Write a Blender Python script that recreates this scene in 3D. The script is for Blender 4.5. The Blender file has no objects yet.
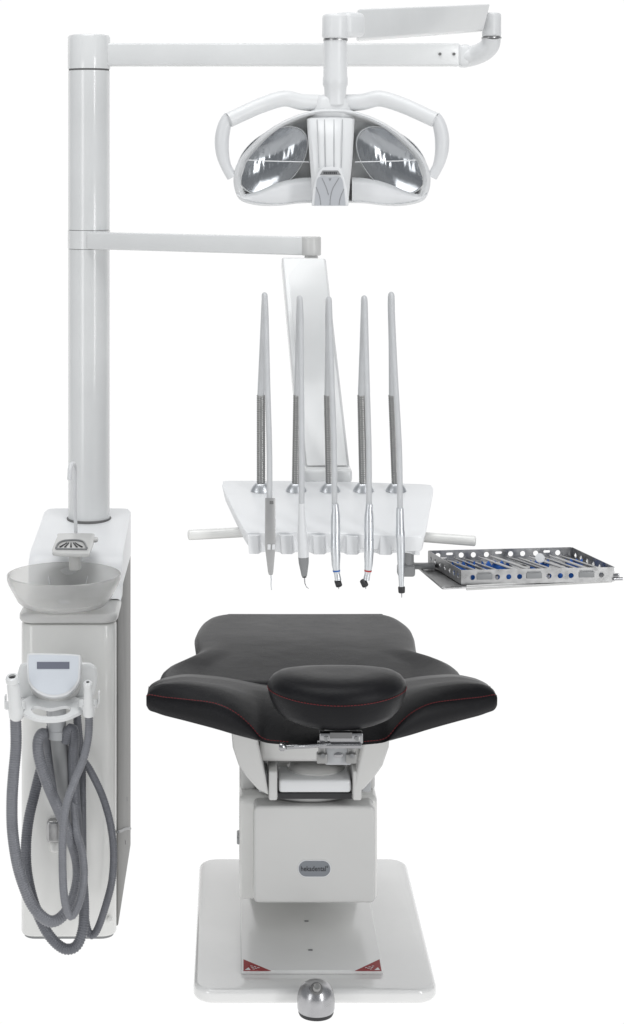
import bpy, bmesh, math, random
from mathutils import Vector, Matrix
random.seed(7)
S = bpy.context.scene
COL = S.collection
R = math.radians
F_PX, CAM_Z, VX, VY = 1900.0, 1.71, 235.0, 170.0      # focal length in pixels, eye height, vanishing point

# ------------------------------------------------------------------ camera
cam_d = bpy.data.cameras.new("camera"); cam = bpy.data.objects.new("camera", cam_d); COL.objects.link(cam)
cam.location = (0, 0, CAM_Z); cam.rotation_euler = (R(90), 0, 0)
cam_d.sensor_fit = 'AUTO'; cam_d.sensor_width = 36.0; cam_d.lens = F_PX * 36 / 1024
cam_d.shift_x = (312 - VX) / 1024; cam_d.shift_y = -(512 - VY) / 1024
cam_d.clip_start = 0.05; cam_d.clip_end = 100
S.camera = cam
# ------------------------------------------------------------------ world, lamps, exposure (studio)
W = bpy.data.worlds.new("World"); S.world = W; W.use_nodes = True
bg = W.node_tree.nodes["Background"]; bg.inputs[0].default_value = (0.93, 0.96, 1, 1); bg.inputs[1].default_value = 0.36
S.view_settings.view_transform = 'Standard'; S.view_settings.look = 'None'
S.view_settings.exposure = 0; S.view_settings.gamma = 1; S.view_settings.use_curve_mapping = False
def softbox(name, loc, target, sx, sy, power, col=(1, 1, 1)):
    d = bpy.data.lights.new(name, 'AREA'); d.shape = 'RECTANGLE'; d.size = sx; d.size_y = sy; d.energy = power; d.color = col
    o = bpy.data.objects.new(name, d); COL.objects.link(o); o.location = loc
    o.rotation_euler = (Vector(target) - Vector(loc)).to_track_quat('-Z', 'Y').to_euler()
    return o
softbox("overhead_softbox", (-0.2, 3.2, 5.2), (0, 4.1, 0.6), 3.2, 2.6, 108)
softbox("left_softbox", (-2.6, 0.9, 1.5), (-0.1, 4.2, 0.8), 0.9, 2.4, 24)
softbox("right_softbox", (2.4, 0.9, 1.7), (0.1, 4.2, 0.8), 0.6, 2.6, 46)

# ------------------------------------------------------------------ helpers
def P(px, py, Y):                    # photo measurement at a known distance -> metres
    return Vector(((px - VX) * Y / F_PX, Y, CAM_Z - (py - VY) * Y / F_PX))
def PZ(px, py, z):                   # on the horizontal plane z
    return P(px, py, (CAM_Z - z) * F_PX / (py - VY))
def PPL(px, py, p0, n):              # on a tilted plane
    d = P(px, py, 1.0) - Vector((0, 0, CAM_Z)); o = Vector((0, 0, CAM_Z))
    t = (Vector(p0) - o).dot(Vector(n)) / d.dot(Vector(n))
    return o + d * t
def cr(pts, n=8, closed=False):      # Catmull-Rom through points (tuples of any length)
    pts = [tuple(p) for p in pts]; m = len(pts); out = []
    for i in range(m if closed else m - 1):
        if closed: a, b, c, d = pts[i - 1], pts[i], pts[(i + 1) % m], pts[(i + 2) % m]
        else: a, b, c, d = pts[max(i - 1, 0)], pts[i], pts[i + 1], pts[min(i + 2, m - 1)]
        for k in range(n):
            t = k / n
            out.append(tuple(0.5 * (2 * q + (r - p) * t + (2 * p - 5 * q + 4 * r - s) * t * t + (3 * q - p - 3 * r + s) * t ** 3)
                             for p, q, r, s in zip(a, b, c, d)))
    if not closed: out.append(pts[-1])
    return out
ROOTS = {}
def tag(o, label=None, cat=None, group=None, kind=None):
    if label: o['label'] = label
    if cat: o['category'] = cat
    if group: o['group'] = group
    if kind: o['kind'] = kind
    return o
def thing(name, loc, label, cat, group=None):
    o = bpy.data.objects.new(name, None); COL.objects.link(o); o.location = loc; o.empty_display_size = 0.05
    ROOTS[o.name] = Vector(loc)
    return tag(o, label, cat, group)
def rootpos(o):
    while o is not None:
        if o.name in ROOTS: return ROOTS[o.name]
        o = o.parent
    return Vector((0, 0, 0))
def link(name, bm, mat, parent=None, label=None, sharp=38, origin=None):
    bmesh.ops.recalc_face_normals(bm, faces=bm.faces)
    off = rootpos(parent) if parent is not None else Vector(origin or (0, 0, 0))
    for v in bm.verts: v.co -= off
    me = bpy.data.meshes.new(name); bm.to_mesh(me); bm.free()
    me.polygons.foreach_set("use_smooth", [True] * len(me.polygons))
    me.set_sharp_from_angle(angle=R(sharp))
    mats = mat if isinstance(mat, (list, tuple)) else [mat]
    for m in mats: me.materials.append(m)
    o = bpy.data.objects.new(name, me); COL.objects.link(o)
    if parent is not None: o.parent = parent
    else: o.location = off
    if label: o['label'] = label
    return o
def bevel(bm, w, seg=3, ang=30, edges=None):
    bmesh.ops.recalc_face_normals(bm, faces=bm.faces)
    es = edges or [e for e in bm.edges if len(e.link_faces) == 2 and e.calc_face_angle(0) > R(ang)]
    if w > 0: bmesh.ops.bevel(bm, geom=es, offset=w, segments=seg, profile=0.5, affect='EDGES', clamp_overlap=True)
def add_box(bm, c, s, rot=None, bev=0):
    t = bmesh.new(); bmesh.ops.create_cube(t, size=1.0)
    for v in t.verts: v.co = Vector((v.co.x * s[0], v.co.y * s[1], v.co.z * s[2]))
    if bev: bevel(t, bev)
    if rot is not None: bmesh.ops.transform(t, matrix=rot.to_4x4(), verts=t.verts)
    bmesh.ops.translate(t, verts=t.verts, vec=Vector(c)); merge(bm, t)
def merge(bm, t):
    me = bpy.data.meshes.new("tmp"); t.to_mesh(me); t.free(); bm.from_mesh(me); bpy.data.meshes.remove(me)
def loft(bm, rings, caps=(True, True), closed=True):
    vs = [[bm.verts.new(p) for p in r] for r in rings]
    n = len(vs[0])
    for a, b in zip(vs, vs[1:]):
        for i in range(n if closed else n - 1):
            j = (i + 1) % n
            bm.faces.new((a[i], a[j], b[j], b[i]))
    if caps[0]: bm.faces.new(vs[0][::-1])
    if caps[1]: bm.faces.new(vs[-1])
    return vs
def prism(bm, bot, top, bev=0, seg=3, ang=30):
    t = bmesh.new(); loft(t, [bot, top])
    if bev: bevel(t, bev, seg, ang)
    merge(bm, t)
def frame(d, up=None):
    d = Vector(d).normalized(); up = Vector(up) if up else (Vector((0, 0, 1)) if abs(d.z) < 0.9 else Vector((0, 1, 0)))
    x = up.cross(d).normalized(); return x, d.cross(x).normalized()
def tube(bm, path, rad, seg=14, ribs=None, caps=True, flat=(1, 1)):
    """path: list of Vectors; rad: number or function(t 0..1); ribs: (pitch, depth)"""
    path = [Vector(p) for p in path]
    L = [0.0]
    for a, b in zip(path, path[1:]): L.append(L[-1] + (b - a).length)
    tot = L[-1]; rf = rad if callable(rad) else (lambda t: rad)
    if ribs:
        st = ribs[0] / 4; cnt = max(4, int(tot / st)); samp = [tot * i / cnt for i in range(cnt + 1)]
    else: samp = L
    pos = []; k = 0
    for s in samp:
        while k < len(L) - 2 and L[k + 1] < s: k += 1
        t = 0 if L[k + 1] == L[k] else (s - L[k]) / (L[k + 1] - L[k])
        pos.append(path[k].lerp(path[k + 1], min(1, max(0, t))))
    rings = []; nrm = None
    for i, p in enumerate(pos):
        d = (pos[min(i + 1, len(pos) - 1)] - pos[max(i - 1, 0)]).normalized()
        if nrm is None: nrm, _ = frame(d)
        nrm = (nrm - d * nrm.dot(d)).normalized(); b = d.cross(nrm)
        r = rf(samp[i] / tot if tot else 0)
        if ribs: r -= ribs[1] * (1 if i % 4 in (0, 1) else 0)
        rings.append([p + nrm * (math.cos(2 * math.pi * q / seg) * r * flat[0]) + b * (math.sin(2 * math.pi * q / seg) * r * flat[1]) for q in range(seg)])
    loft(bm, rings, (caps, caps))
def cyl(bm, a, b, r0, r1=None, seg=32, bev=0):
    a, b = Vector(a), Vector(b); r1 = r0 if r1 is None else r1
    x, y = frame(b - a)
    ring = lambda c, r: [c + x * math.cos(2 * math.pi * i / seg) * r + y * math.sin(2 * math.pi * i / seg) * r for i in range(seg)]
    t = bmesh.new(); loft(t, [ring(a, r0), ring(b, r1)])
    if bev: bevel(t, bev, 3, 50)
    merge(bm, t)
def lathe(bm, prof, o, axis=(0, 0, 1), seg=48, sc=(1, 1), caps=(True, True)):
    o = Vector(o); ax = Vector(axis).normalized()
    if abs(ax.z) > 0.999: x, y = Vector((1, 0, 0)), Vector((0, 1, 0))
    else: x, y = frame(ax)
    loft(bm, [[o + ax * h + x * math.cos(2 * math.pi * i / seg) * r * sc[0] + y * math.sin(2 * math.pi * i / seg) * r * sc[1] for i in range(seg)] for r, h in prof], caps)
def rrect(x0, x1, y0, y1, r, n=6):
    out = []
    for cx, cy, a in ((x1 - r, y1 - r, 0), (x0 + r, y1 - r, 90), (x0 + r, y0 + r, 180), (x1 - r, y0 + r, 270)):
        for k in range(n + 1):
            t = R(a + 90 * k / n); out.append((cx + r * math.cos(t), cy + r * math.sin(t)))
    return out
def holed(name, outer, holes, thick, mat, parent, nrm=None):
    bm = bmesh.new(); edges = []
    for loop in [outer] + holes:
        vs = [bm.verts.new(p) for p in loop]
        for i in range(len(vs)): edges.append(bm.edges.new((vs[i], vs[(i + 1) % len(vs)])))
    bmesh.ops.triangle_fill(bm, use_beauty=True, use_dissolve=False, edges=edges)
    fs = list(bm.faces)
    n = Vector(nrm) if nrm else fs[0].normal
    ext = bmesh.ops.extrude_face_region(bm, geom=fs, use_keep_orig=True)
    for v in [g for g in ext['geom'] if isinstance(g, bmesh.types.BMVert)]: v.co += n.normalized() * thick
    bmesh.ops.remove_doubles(bm, verts=bm.verts, dist=1e-7)
    return link(name, bm, mat, parent, sharp=30)

# ------------------------------------------------------------------ materials
def mat(name, col, rough=0.4, metal=0.0, noise=0.0, nscale=30, bump=0.0, bscale=200, coat=0.0, trans=0.0, ior=1.45, alpha=1.0, rvar=0.0, aniso=None):
    m = bpy.data.materials.new(name); m.use_nodes = True; nt = m.node_tree; N = nt.nodes; b = N["Principled BSDF"]
    b.inputs["Base Color"].default_value = (*col, 1); b.inputs["Roughness"].default_value = rough
    b.inputs["Metallic"].default_value = metal; b.inputs["Coat Weight"].default_value = coat; b.inputs["Coat Roughness"].default_value = 0.1
    b.inputs["Transmission Weight"].default_value = trans; b.inputs["IOR"].default_value = ior; b.inputs["Alpha"].default_value = alpha
    tc = N.new("ShaderNodeTexCoord")
    if noise or rvar:
        nz = N.new("ShaderNodeTexNoise"); nz.inputs["Scale"].default_value = nscale; nz.inputs["Detail"].default_value = 5
        nt.links.new(tc.outputs["Object"], nz.inputs["Vector"])
        if noise:
            mr = N.new("ShaderNodeMapRange"); mr.inputs[1].default_value = 0.3; mr.inputs[2].default_value = 0.7
            mr.inputs[3].default_value = 1 - noise; mr.inputs[4].default_value = 1 + noise; nt.links.new(nz.outputs[0], mr.inputs[0])
            vm = N.new("ShaderNodeVectorMath"); vm.operation = 'SCALE'; vm.inputs[0].default_value = col
            nt.links.new(mr.outputs[0], vm.inputs["Scale"]); nt.links.new(vm.outputs[0], b.inputs["Base Color"])
        if rvar:
            mr = N.new("ShaderNodeMapRange"); mr.inputs[1].default_value = 0.3; mr.inputs[2].default_value = 0.7
            mr.inputs[3].default_value = max(0.02, rough - rvar); mr.inputs[4].default_value = rough + rvar
            nt.links.new(nz.outputs[0], mr.inputs[0]); nt.links.new(mr.outputs[0], b.inputs["Roughness"])
    if bump:
        n2 = N.new("ShaderNodeTexNoise"); n2.inputs["Scale"].default_value = bscale; n2.inputs["Detail"].default_value = 3
        nt.links.new(tc.outputs["Object"], n2.inputs["Vector"])
        bp = N.new("ShaderNodeBump"); bp.inputs["Strength"].default_value = bump; bp.inputs["Distance"].default_value = 0.002
        n3 = N.new("ShaderNodeTexNoise"); n3.inputs["Scale"].default_value = 22; n3.inputs["Detail"].default_value = 2; nt.links.new(tc.outputs["Object"], n3.inputs["Vector"])
        ad = N.new("ShaderNodeMath"); ad.operation = 'MULTIPLY_ADD'; ad.inputs[1].default_value = 1.6; nt.links.new(n3.outputs[0], ad.inputs[0]); nt.links.new(n2.outputs[0], ad.inputs[2])
        nt.links.new(ad.outputs[0], bp.inputs["Height"]); nt.links.new(bp.outputs[0], b.inputs["Normal"])
    return m
M = {
 'paint': mat("white_enamel", (0.58, 0.58, 0.57), 0.25, noise=0.02, nscale=6),
 'gloss': mat("gloss_base_enamel", (0.80, 0.80, 0.79), 0.12, noise=0.03, nscale=5, coat=0.8),
 'body': mat("cabinet_enamel", (0.77, 0.77, 0.75), 0.22, noise=0.03, nscale=9, coat=0.4),
 'console': mat("console_white", (0.82, 0.83, 0.84), 0.35, noise=0.01, nscale=10),
 'cavity': mat("lamp_inner_grey", (0.72, 0.72, 0.72), 0.4, noise=0.02),
 'foot': mat("dull_dome_metal", (0.46, 0.46, 0.47), 0.3, 1.0, noise=0.08, nscale=50, rvar=0.06),
 'syr': mat("grey_anodised_metal", (0.42, 0.42, 0.42), 0.42, 0.7, noise=0.04, nscale=60),
 'cover': mat("foot_cover_enamel", (0.78, 0.78, 0.77), 0.22, noise=0.03, nscale=5, coat=0.5),
 'thin': mat("thin_chrome", (0.5, 0.5, 0.5), 0.3, 1.0),
 'white': mat("white_plastic", (0.70, 0.71, 0.72), 0.35, noise=0.015, nscale=15),
 'lampw': mat("lamp_plastic", (0.72, 0.73, 0.735), 0.3, noise=0.015, nscale=12),
 'arm': mat("arm_enamel", (0.72, 0.73, 0.73), 0.2, noise=0.025, nscale=9, coat=0.4),
 'groove': mat("dark_seam_grey", (0.16, 0.16, 0.16), 0.6),  # dark grey of seams, screws, print and small insets
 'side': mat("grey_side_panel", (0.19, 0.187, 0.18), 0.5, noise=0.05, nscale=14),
 'grey': mat("light_grey_plastic", (0.40, 0.41, 0.42), 0.4, noise=0.03, nscale=30),
 'midgrey': mat("grey_plastic", (0.24, 0.245, 0.25), 0.4, noise=0.04, nscale=30),
 'dark': mat("dark_parts_and_shade", (0.03, 0.03, 0.032), 0.5),  # dark parts; also stands in for shade in gaps and bores
 'leather': mat("black_leather", (0.0065, 0.0065, 0.008), 0.37, noise=0.15, nscale=14, bump=0.35, bscale=520, rvar=0.02),
 'thread': mat("red_thread", (0.15, 0.014, 0.018), 0.8),
 'chrome': mat("chrome", (0.36, 0.36, 0.37), 0.18, 1.0, noise=0.05),
 'steel': mat("brushed_steel", (0.44, 0.44, 0.44), 0.36, 1.0, noise=0.12, nscale=60, rvar=0.1),
 'spring': mat("spring_steel", (0.33, 0.33, 0.325), 0.38, 1.0, noise=0.03, nscale=80),
 'mirror': mat("mirror_reflector", (0.42, 0.43, 0.45), 0.19, 1.0),
 'hose': mat("grey_ribbed_hose", (0.145, 0.15, 0.168), 0.38, noise=0.08, nscale=40),
 'hosel': mat("pale_ribbed_hose", (0.20, 0.205, 0.225), 0.36, noise=0.08, nscale=40),
 'tubew': mat("pale_silicone_hose", (0.52, 0.53, 0.54), 0.35, noise=0.03),
 'satin': mat("satin_handpiece_steel", (0.66, 0.68, 0.70), 0.38, 1.0, noise=0.03, nscale=120),
 'red': mat("red_warning_print", (0.30, 0.018, 0.022), 0.5, noise=0.05),
 'blue': mat("blue_silicone", (0.02, 0.13, 0.50), 0.5, noise=0.1, nscale=100),
 'bluem': mat("blue_ring", (0.03, 0.12, 0.4), 0.4), 'redm': mat("red_ring", (0.4, 0.03, 0.03), 0.4),
 'face': mat("display_face", (0.62, 0.655, 0.70), 0.4, noise=0.015, nscale=20),
 'lcd': mat("lcd_off", (0.16, 0.17, 0.21), 0.25),
 'badge': mat("badge_grey", (0.20, 0.215, 0.235), 0.35), 'ink': mat("badge_lettering", (0.03, 0.03, 0.035), 0.5),
 'badgep': mat("lamp_badge_plate", (0.46, 0.475, 0.50), 0.35, noise=0.02),
 'bowl': mat("frosted_glass", (0.86, 0.86, 0.85), 0.22, trans=0.78, ior=1.25, noise=0.02, nscale=20),
 'shield': None,
}
M['leather'].node_tree.nodes['Principled BSDF'].inputs['Specular IOR Level'].default_value = 0.22
def shield_mat():
    m = bpy.data.materials.new("clear_shield"); m.use_nodes = True; nt = m.node_tree; nt.nodes.clear()
    o = nt.nodes.new("ShaderNodeOutputMaterial"); t = nt.nodes.new("ShaderNodeBsdfTransparent"); t.inputs[0].default_value = (.95, .96, .96, 1)
    g = nt.nodes.new("ShaderNodeBsdfGlossy"); g.inputs["Roughness"].default_value = 0.05
    f = nt.nodes.new("ShaderNodeFresnel"); f.inputs[0].default_value = 1.4
    x = nt.nodes.new("ShaderNodeMixShader"); nt.links.new(f.outputs[0], x.inputs[0]); nt.links.new(t.outputs[0], x.inputs[1]); nt.links.new(g.outputs[0], x.inputs[2])
    nt.links.new(x.outputs[0], o.inputs[0]); return m
M['shield'] = shield_mat()
def glow_white(name):
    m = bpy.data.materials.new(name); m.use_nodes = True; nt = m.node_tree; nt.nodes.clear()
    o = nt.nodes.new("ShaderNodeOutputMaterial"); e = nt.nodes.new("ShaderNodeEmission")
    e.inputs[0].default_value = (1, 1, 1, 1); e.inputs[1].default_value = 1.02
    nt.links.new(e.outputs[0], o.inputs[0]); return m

# ------------------------------------------------------------------ setting: added white sweep that glows, so no shadows show on it
lw = glow_white("glowing_white_sweep")
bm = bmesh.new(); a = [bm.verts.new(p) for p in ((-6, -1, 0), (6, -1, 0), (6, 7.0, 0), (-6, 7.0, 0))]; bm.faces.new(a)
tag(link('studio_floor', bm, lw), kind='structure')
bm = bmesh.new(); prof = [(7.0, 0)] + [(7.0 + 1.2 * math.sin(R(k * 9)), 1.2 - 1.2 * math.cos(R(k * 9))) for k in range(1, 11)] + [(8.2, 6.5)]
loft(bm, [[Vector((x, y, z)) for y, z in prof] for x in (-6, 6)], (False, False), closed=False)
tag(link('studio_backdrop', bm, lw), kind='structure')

# ================================================================== TREATMENT UNIT (cabinet + pole)
XL, XR = -0.4775, -0.2655; XC = (XL + XR) / 2
unit = thing('dental_unit', (XC, 4.5, 0), "tall narrow white dental cabinet with a round pole rising from its top", "dental unit")
bm = bmesh.new()
o2 = rrect(XL, XR, 4.22, 4.286, 0.032, 8)
prism(bm, [Vector((x, y, 0.006)) for x, y in o2], [Vector((x, y, 0.7)) for x, y in o2], 0.004, 2, 60)
link('cabinet_front', bm, M['body'], unit, sharp=50)
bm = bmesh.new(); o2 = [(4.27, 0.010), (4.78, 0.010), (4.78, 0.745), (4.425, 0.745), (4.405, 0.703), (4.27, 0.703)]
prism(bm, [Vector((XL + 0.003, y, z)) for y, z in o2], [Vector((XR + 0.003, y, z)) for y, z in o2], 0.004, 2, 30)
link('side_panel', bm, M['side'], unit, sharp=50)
bm = bmesh.new(); o2 = rrect(XL + 0.006, XR - 0.006, 4.226, 4.77, 0.028, 6)
prism(bm, [Vector((x, y, 0.0)) for x, y in o2], [Vector((x, y, 0.007)) for x, y in o2])
link('plinth', bm, M['midgrey'], unit)
# shelf that carries the bowl
bm = bmesh.new(); o2 = rrect(XL - 0.004, XR + 0.004, 4.212, 4.41, 0.036, 8)
prism(bm, [Vector((x, y, 0.703)) for x, y in o2], [Vector((x, y, 0.724)) for x, y in o2], 0.008, 4, 50)
link('bowl_shelf', bm, M['paint'], unit)
# raised top cover, concave round the bowl
BX, BY = (64 - VX) * 4.265 / F_PX, 4.265
def ztop(y): return 0.826 + (y - 4.45) / 0.33 * 0.030
cprof = [(4.355, 0.727), (4.368, 0.735), (4.378, 0.755), (4.388, 0.785), (4.400, 0.808), (4.42, 0.820), (4.45, 0.826), (4.60, 0.826 + 0.0136), (4.79, 0.857)]
bm = bmesh.new(); rings = []
for k in range(25):
    u = k / 24; x = XL + (XR + 0.0045 - XL) * u; e = min(u, 1 - u) * (XR - XL)
    rc = 0.03; back = 4.79 - (rc - math.sqrt(max(0, rc * rc - max(0, rc - e) ** 2)))
    dz = 0.004 * max(0, 1 - e / 0.006) ** 2
    rg = []
    for y, z in cprof: rg.append(Vector((x, min(y, back), z - dz)))
    rg += [Vector((x, back, 0.746)), Vector((x, 4.424, 0.746)), Vector((x, 4.405, 0.7245)), Vector((x, 4.36, 0.7245))]
    rings.append(rg)
loft(bm, rings)
link('top_cover', bm, M['console'], unit, sharp=45)
# pole
PX_, PY_ = (89 - VX) * 4.70 / F_PX, 4.70
pr = 0.0515
bm = bmesh.new(); cyl(bm, (PX_, PY_, 0.78), (PX_, PY_, 1.515), pr, seg=64); cyl(bm, (PX_, PY_, 1.5625), (PX_, PY_, 1.955), pr, seg=64)
link('pole', bm, M['arm'], unit, sharp=50)
for z0, z1, rr_ in ((1.5145, 1.563, pr - 0.0015), (1.954, 1.96, pr - 0.0015), (ztop(4.7) - 0.004, ztop(4.7) + 0.0015, pr + 0.0035)):
    bm = bmesh.new(); cyl(bm, (PX_, PY_, z0), (PX_, PY_, z1), rr_, seg=64); link('pole_seam', bm, M['groove'], unit)
# front fittings
bm = bmesh.new()
add_box(bm, P(53.5, 830, 4.215), (0.028, 0.03, 0.048), bev=0.006)
link('hose_socket', bm, M['steel'], unit)
bm = bmesh.new(); add_box(bm, P(56.5, 846, 4.217), (0.030, 0.022, 0.030), bev=0.010); link('socket_boss', bm, M['body'], unit)
bm = bmesh.new(); cyl(bm, P(110, 919, 4.224), P(110, 919, 4.214), 0.006, bev=0.002); link('cap_screw', bm, M['body'], unit)
# cup holder and filler
ch_t = 0.009
def CH(px, py):
    return PPL(px, py, (0, 4.42, 0.8655), (0, -0.13, 1))
ol = [(60, 533), (91, 533), (94.5, 535), (94, 540), (90, 551), (87, 553.5), (56, 552.5), (52.5, 550), (53, 546), (57.5, 535)]
ol = cr(ol, 3, True)
bm = bmesh.new(); prism(bm, [CH(*p) - Vector((0, 0, ch_t)) for p in ol], [CH(*p) for p in ol], 0.0025, 2, 50)
add_box(bm, CH(95, 538) + Vector((0, 0, -0.004)), (0.014, 0.022, 0.010), bev=0.004)
add_box(bm, CH(74, 551) - Vector((0, -0.03, 0.026)), (0.026, 0.035, 0.045), bev=0.006)
ch = link('cup_holder', bm, M['paint'], unit)
bm = bmesh.new(); arc = [(56, 549), (57.5, 545), (62, 542), (69, 541), (78, 541), (84, 543), (87, 549)]
path = [CH(*p) + Vector((0, 0, 0.002)) for p in cr(arc, 5)]
tube(bm, path, 0.0022, 8); tube(bm, [CH(56, 549.5) + Vector((0, 0, .002)), CH(87, 550) + Vector((0, 0, .002))], 0.0018, 8)
link('drain_rim', bm, M['midgrey'], unit).parent = ch
bm = bmesh.new()
for dx in (-11, -6, 0, 6, 11):
    c = CH(71 + dx, 547.5); f = CH(71 + dx * 0.35, 543)
    tube(bm, [c + Vector((0, 0, .001)), f + Vector((0, 0, .001))], lambda t: 0.0022 - 0.0012 * t, 6)
link('drain_slots', bm, M['dark'], unit).parent = ch
bm = bmesh.new(); pth = [(76, 536, 4.44), (75.5, 520, 4.44), (75, 500, 4.44), (75, 480, 4.44), (75.5, 470, 4.438), (74, 464, 4.43), (71.5, 464, 4.42), (70, 469, 4.41), (69.6, 479, 4.405)]
pth = [P(*p) for p in cr(pth, 6)]; tube(bm, pth, 0.0042, 14)
tube(bm, [P(73.6, 463.8, 4.43), P(71.5, 464.3, 4.42), P(70.2, 469, 4.41), P(69.6, 479.8, 4.405)], 0.0058, 14)
link('cup_filler_spout', bm, M['white'], unit)
bm = bmesh.new(); pth = cr([(118, 832), (121, 831), (125, 829), (130, 828.5)], 5)
path = [Vector((XR + 0.0045, (XR + 0.0045) * F_PX / (px - VX), 0)) for px, py in pth]
path = [Vector((p.x, p.y, CAM_Z - (q[1] - VY) * p.y / F_PX)) for p, q in zip(path, pth)]
tube(bm, path, 0.0035, 8); cord = link('power_cord', bm, M['midgrey'], unit)
for (yy, zz) in ((4.62, 0.18), (4.55, 0.10)):
    bm = bmesh.new(); cyl(bm, (XR + 0.002, yy, zz), (XR + 0.004, yy, zz), 0.005, seg=16); link('panel_screw', bm, M['midgrey'], unit)

# spittoon bowl
bowl = thing('spittoon_bowl', (BX, BY, 0.7255), "frosted glass spittoon bowl on the shelf at the front of the cabinet", "bowl")
bm = bmesh.new()
pf = [(0.050, 0.0), (0.052, 0.006), (0.080, 0.0065), (0.094, 0.011), (0.104, 0.021), (0.1125, 0.037), (0.1200, 0.050), (0.1250, 0.060), (0.1272, 0.068), (0.1275, 0.0775), (0.1245, 0.0790), (0.1230, 0.070), (0.1160, 0.053), (0.108, 0.040), (0.100, 0.026), (0.090, 0.0175), (0.070, 0.0125), (0.030, 0.011)]
lathe(bm, pf, (BX, BY, 0.7255), seg=96)
link('bowl', bm, M['bowl'], bowl, sharp=60)
bm = bmesh.new(); cyl(bm, (BX, BY, 0.7362), (BX, BY, 0.7420), 0.016, 0.012, bev=0.001); link('drain_plug', bm, M['grey'], bowl)
for px in (47, 78):
    d = Vector(((px - 62.5) * 0.026, 0.92, 0)).normalized()
    q = [Vector((BX, BY, 0.7255)) + d * r + Vector((0, 0, h)) for r, h in ((0.093, 0.022), (0.102, 0.032), (0.1135, 0.051))]
    bm = bmesh.new(); tube(bm, q, 0.0012, 6); link('rinse_channel', bm, M['white'], bowl)

# ================================================================== SUCTION HOLDER
HY = 4.06
hold = thing('suction_holder', P(56, 720, HY + .1), "pale bracket with small display panel mounted in front of the tall cabinet", "suction holder")
n_face = Vector((0, -1, 0.42)).normalized()
def FP(px, py): return PPL(px, py, P(54, 675, HY), n_face)
ol = [(30, 653.5), (54, 653.5), (77, 654.5), (80.5, 657), (80, 672), (79, 681), (73, 690), (65, 695.5), (53, 697.5), (42, 695), (33, 689), (28, 681), (27, 670), (27, 657)]
ol = cr(ol, 4, True)
bm = bmesh.new(); prism(bm, [FP(*p) - n_face * 0.030 for p in ol], [FP(*p) for p in ol], 0.003, 3, 50)
pan = link('display_panel', bm, M['white'], hold)
inn = [(54 + (x - 54) * 0.93, 674.5 + (y - 675) * 0.90) for x, y in ol]
bm = bmesh.new(); prism(bm, [FP(*p) - n_face * 0.004 for p in inn], [FP(*p) + n_face * 0.0012 for p in inn])
link('panel_face', bm, M['face'], hold).parent = pan
bm = bmesh.new(); q = [(37, 662), (69.5, 662), (69.5, 669), (37, 669)]
prism(bm, [FP(*p) for p in q], [FP(*p) + n_face * 0.002 for p in q]); link('screen', bm, M['lcd'], hold).parent = pan
# pod under panel
bm = bmesh.new()
def ring(s, dy, dz): return [FP(54 + (x - 54) * s, 676 + (y - 676) * s) - n_face * 0.028 + Vector((0, dy, dz)) for x, y in ol]
loft(bm, [ring(0.99, 0, 0), ring(1.0, 0.008, -0.010), ring(0.97, 0.02, -0.022), ring(0.80, 0.04, -0.03)])
link('panel_housing', bm, M['paint'], hold, sharp=60)
# back plate / wings
bm = bmesh.new(); ol2 = cr([(19, 668), (30, 662), (80, 662), (93, 664), (97, 672), (96, 690), (88, 700), (60, 706), (30, 704), (16, 696)], 3, True)
prism(bm, [P(x, y, HY + 0.10) for x, y in ol2], [P(x, y, HY + 0.055) for x, y in ol2], 0.008, 3, 50)
add_box(bm, P(56, 690, HY + 0.14), (0.06, 0.09, 0.06), bev=0.01)
link('back_plate', bm, M['arm'], hold)
# crescent grip with slot
cn = Vector((0, -0.42, 1)).normalized()
def CP(px, py): return PPL(px, py, P(50, 712, HY - 0.02), cn)
outer = cr([(17.5, 708), (25, 714), (36, 718.5), (50, 720), (64, 718.5), (76, 714), (85.5, 708), (78, 698), (60, 693), (42, 693), (26, 698)], 5, True)
slot = cr([(31, 710), (33, 706.5), (38, 706), (50, 708.5), (63, 706), (69, 706.5), (71, 710), (66, 714), (58, 716), (50, 716.5), (42, 716), (35, 714)], 4, True)
holed('hose_rest', [CP(*p) for p in outer], [[CP(*p) for p in slot]], -0.008, M['arm'], hold, cn)
def cradle(px, py, r, Y):
    c = P(px, py, Y); ax = Vector((0, 0.25, 1)).normalized(); x, y = frame(ax)
    t = bmesh.new(); pr_ = [(r * 0.82, 0), (r, 0.002), (r, 0.016), (r * 0.96, 0.018), (r * 0.80, 0.018), (r * 0.80, 0.0)]
    lathe(t, pr_, c, ax, 32, caps=(False, False)); return t
bm = bmesh.new()
merge(bm, cradle(15, 710, 0.0225, HY - 0.01)); add_box(bm, P(25, 704, HY + 0.03), (0.03, 0.05, 0.016), bev=0.005)
add_box(bm, P(5.5, 701, HY - 0.005), (0.003, 0.018, 0.026), bev=0.001)
link('cradle', bm, M['arm'], hold)
bm = bmesh.new()
merge(bm, cradle(88, 708, 0.0205, HY - 0.01)); add_box(bm, P(79, 703, HY + 0.03), (0.03, 0.05, 0.016), bev=0.005)
add_box(bm, P(99, 697, HY - 0.005), (0.003, 0.018, 0.026), bev=0.001)
link('cradle', bm, M['arm'], hold)
bm = bmesh.new(); tube(bm, [P(57, 706, 4.10), P(57, 725, 4.10), P(58, 733, 4.10)], 0.020, 24); tube(bm, [P(58, 730, 4.10), P(58, 738, 4.10)], 0.0215, 24)
tube(bm, [P(50, 707, 4.12), P(50, 724, 4.12)], 0.008, 14, (0.006, 0.0012))
link('collar', bm, M['grey'], hold)
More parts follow.
